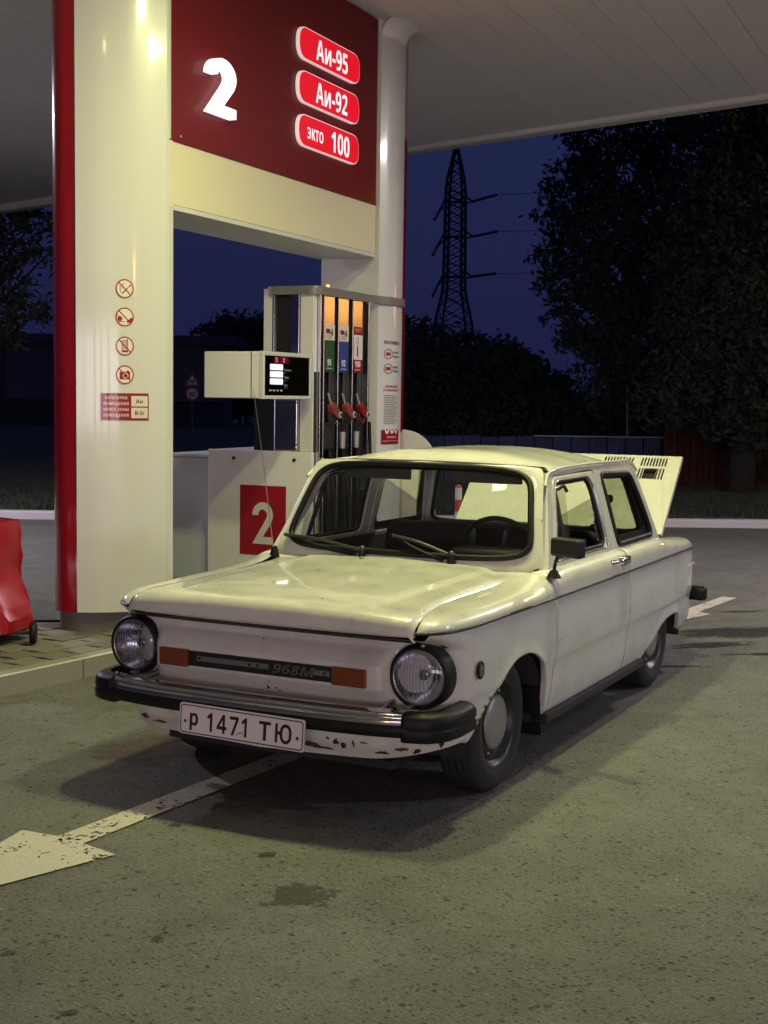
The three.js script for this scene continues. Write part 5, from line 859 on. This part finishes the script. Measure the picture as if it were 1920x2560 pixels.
{ // lattice pylon
  const D = 120, c = at(1130, 1000, D), o = thing('lattice_pylon', 'tall steel lattice power pylon against the dusk sky', 'pylon', [c[0], 0, -D]);
  const Y = py => at(1135, py, D)[1], X = px => px / 3400 * D; // pixel widths to metres
  const lv = [[0, 118 * 0.6], [Y(806), 82 * 0.5], [Y(715), 50 * 0.5], [Y(570), 46 * 0.5], [Y(480), 44 * 0.5], [Y(372), 9 * 0.5]].map(([y, h]) => [y, X(h)]);
  const w = tab(lv), top = Y(368), cr = [[-1, -1], [1, -1], [1, 1], [-1, 1]], a45 = 0.5;
  const pt = (k, y) => { const h = w(y), x = cr[k][0] * h, z = cr[k][1] * h; return [x * Math.cos(a45) - z * Math.sin(a45) * 0.55, y, x * Math.sin(a45) + z * Math.cos(a45)]; };
  const ys = [0, 4, 7.5, ...[806, 770, 738, 715, 695, 672, 650, 628, 605, 585, 565, 545, 525, 505, 488, 470, 445, 420, 395, 372].map(Y)].filter((v, i, s) => i < 3 || v > 8);
  for (let k = 0; k < 4; k++) { const g = []; for (let i = 0; i < ys.length - 1; i++) g.push(bar(pt(k, ys[i]), pt(k, ys[i + 1]), 0.11, 4)); mesh(o, 'leg', g, M.ironwork); }
  const br = []; for (let i = 0; i < ys.length - 1; i++) for (let k = 0; k < 4; k++) { const m = (k + 1) % 4; br.push(bar(pt(k, ys[i]), pt(m, ys[i + 1]), 0.05, 3)); br.push(bar(pt(m, ys[i]), pt(k, ys[i + 1]), 0.05, 3)); }
  mesh(o, 'bracing', br, M.ironwork);
  for (const [py, out] of [[505, 1], [592, 1.1], [692, 0.95]]) for (const s of [1, -1]) {
    const y = Y(py), h = w(y), tip = [s * (h + X(18 * out)), y - (s < 0 ? X(22) : 0), s * 0.5];
    mesh(o, 'cross_arm', [bar([s * h, y + X(14), 0.4], tip, 0.08, 4), bar([s * h, y - X(4), -0.4], tip, 0.08, 4), bar([s * h, y - X(6), 0.4], tip, 0.07, 4), bar([-h, y, 0], [h, y, 0], 0.1, 4)], M.ironwork);
    const e = s > 0 ? [tip[0] + X(46), tip[1] - X(6), 6] : [tip[0] - X(14), tip[1] - X(32), 3];
    mesh(o, 'insulator', bar(tip, e, 0.13, 6), S({ color: lin(0.05, 0.045, 0.045), roughness: 0.4 }));
    if (s > 0) { const wr = mesh(scene, 'power_line', tube([[c[0] + e[0], e[1], -D + e[2]], [c[0] + 26, e[1] - 0.9, -D + 22], [c[0] + 60, e[1] - 0.2, -D + 44]], 0.022, false, 20, 4), M.ironwork); tag(wr, `thin power line running right from the ${py < 550 ? 'top' : py < 650 ? 'middle' : 'lowest'} arm of the pylon`, 'power line'); }
  }
}
// ------------------------------------------------------------------ behind the viewer: added shop front for fill light, and street lamps that paint and chrome mirror
{
  const b = thing('added_fill_shop', 'added unseen shop behind the viewer, its lit windows serving as front fill light', 'building', [-1, 0, 17], Math.PI);
  mesh(b, 'wall', [box(-11, 11, 0, 0.6, -5, 0), box(-11, 11, 3.0, 4.0, -5, 0), ...[-11, -7.2, -3.4, 0.4, 4.2, 8.0].map(x => box(x, x + 0.8, 0.6, 3.0, -5, 0)), box(8.8, 11, 0.6, 3, -5, 0), box(-11, 11, 0.6, 3.0, -5, -1.2)], S({ color: lin(0.4, 0.38, 0.36), roughness: 0.8 }));
  mesh(b, 'roof_trim', box(-11.2, 11.2, 4.0, 4.3, -5.2, 0.3), M.signred);
  [-10.2, -6.4, -2.6, 1.2, 5.0].forEach(x => {
    mesh(b, 'lit_window', box(x, x + 3, 0.6, 3.0, -0.12, -0.1), S({ color: 0x222222, emissive: lin(1, 0.86, 0.98), emissiveIntensity: 2.2, roughness: 0.4 }));  // added glow: front fill for the car nose, column and pump
    const r = new THREE.RectAreaLight(new THREE.Color().setRGB(1, 0.84, 1.0), 6.5, 3, 2.4); r.position.set(x + 1.5, 1.8, -0.09); r.rotation.y = Math.PI; r.castShadow = true; b.add(r);
    mesh(b, 'window_frame', [box(x - 0.05, x + 3.05, 0.55, 0.62, -0.1, 0.02), box(x - 0.05, x + 3.05, 2.98, 3.05, -0.1, 0.02), box(x + 1.47, x + 1.53, 0.62, 2.98, -0.1, 0.02)], M.ironwork);
  });
  { const o = thing('street_lamp', 'yellow street lamp beyond the canopy on the right, mirrored in the red sign', 'street lamp', [10, 0, -16.5]); mesh(o, 'pole', bar([0, 0, 0], [0, 6.0, 0], 0.07, 10, 0.05), M.ironwork);
    mesh(o, 'lamp_head', (() => { const g = new THREE.SphereGeometry(0.2, 20, 14); g.translate(0, 6.25, 0); return g; })(), S({ color: 0x332a08, emissive: lin(1, 0.8, 0.25), emissiveIntensity: 30 })); const l = new THREE.PointLight(new THREE.Color().setRGB(1, 0.8, 0.3), 6); l.position.set(0, 6.25, 0); l.castShadow = true; o.add(l); }
  { const o = thing('street_lamp', 'low orange street lamp beyond the right lane, mirrored in the dispenser steel', 'street lamp', [8.9, 0, -17.5]); mesh(o, 'pole', bar([0, 0, 0], [0, 2.7, 0], 0.05, 10, 0.04), M.ironwork);
    mesh(o, 'lamp_head', (() => { const g = new THREE.SphereGeometry(0.28, 20, 14); g.translate(0, 2.95, 0); return g; })(), S({ color: 0x331a08, emissive: lin(1, 0.42, 0.1), emissiveIntensity: 16 })); const l = new THREE.PointLight(new THREE.Color().setRGB(1, 0.45, 0.12), 4); l.position.set(0, 2.95, 0); l.castShadow = true; o.add(l); }
  for (const [x, z, lab] of [[-7.5, 10.5, 'orange street lamp left behind the viewer'], [8.5, 6.5, 'orange street lamp right behind the viewer']]) {
    const o = thing('street_lamp', lab, 'street lamp', [x, 0, z]); mesh(o, 'pole', bar([0, 0, 0], [0, 3.6, 0], 0.06, 10, 0.045), M.ironwork);
    mesh(o, 'lamp_head', (() => { const g = new THREE.SphereGeometry(0.16, 20, 14); g.translate(0, 3.75, 0); return g; })(), S({ color: 0x331a08, emissive: lin(1, 0.5, 0.12), emissiveIntensity: 14 }));
    const l = new THREE.PointLight(new THREE.Color().setRGB(1, 0.5, 0.14), 9); l.position.set(0, 3.75, 0); l.castShadow = true; o.add(l);
  }
}
// ------------------------------------------------------------------ stains in the asphalt
const oil = lin(0.035, 0.03, 0.026), oil2 = lin(0.02, 0.018, 0.017);
stain(-0.245, -3.95, 0.16, 0.13, 0.2, 0.6, oil, 301, 0.25);
stain(-0.365, -4.305, 0.045, 0.04, 0, 0.6, oil2, 302, 0.2); stain(-0.706, -4.60, 0.035, 0.03, 0.4, 0.6, oil2, 303, 0.2);
stain(-0.60, -3.61, 0.04, 0.03, 0.9, 0.7, oil, 304); stain(-0.74, -3.155, 0.035, 0.025, 0.5, 0.7, oil2, 305); stain(-0.98, -3.5, 0.035, 0.022, 0.5, 0.7, oil, 309);
stain(2.35, -8.75, 0.75, 0.28, 0.35, 0.5, oil2, 306, 0.5); stain(2.0, -8.25, 0.5, 0.14, 0.3, 0.5, oil2, 307, 0.4); stain(2.55, -9.6, 0.3, 0.05, 0.2, 0.5, oil2, 308, 0.3);
stain(2.5, -8.0, 0.6, 0.07, 0.15, 0.4, oil2, 314, 0.3); stain(1.62, -7.55, 0.32, 0.035, 0.08, 0.4, oil2, 315, 0.3);
stain(-0.95, -5.6, 0.5, 0.45, 0.3, 0.8, lin(0.09, 0.062, 0.04), 310, 0.6);
// ------------------------------------------------------------------ draw
renderer.render(scene, camera);
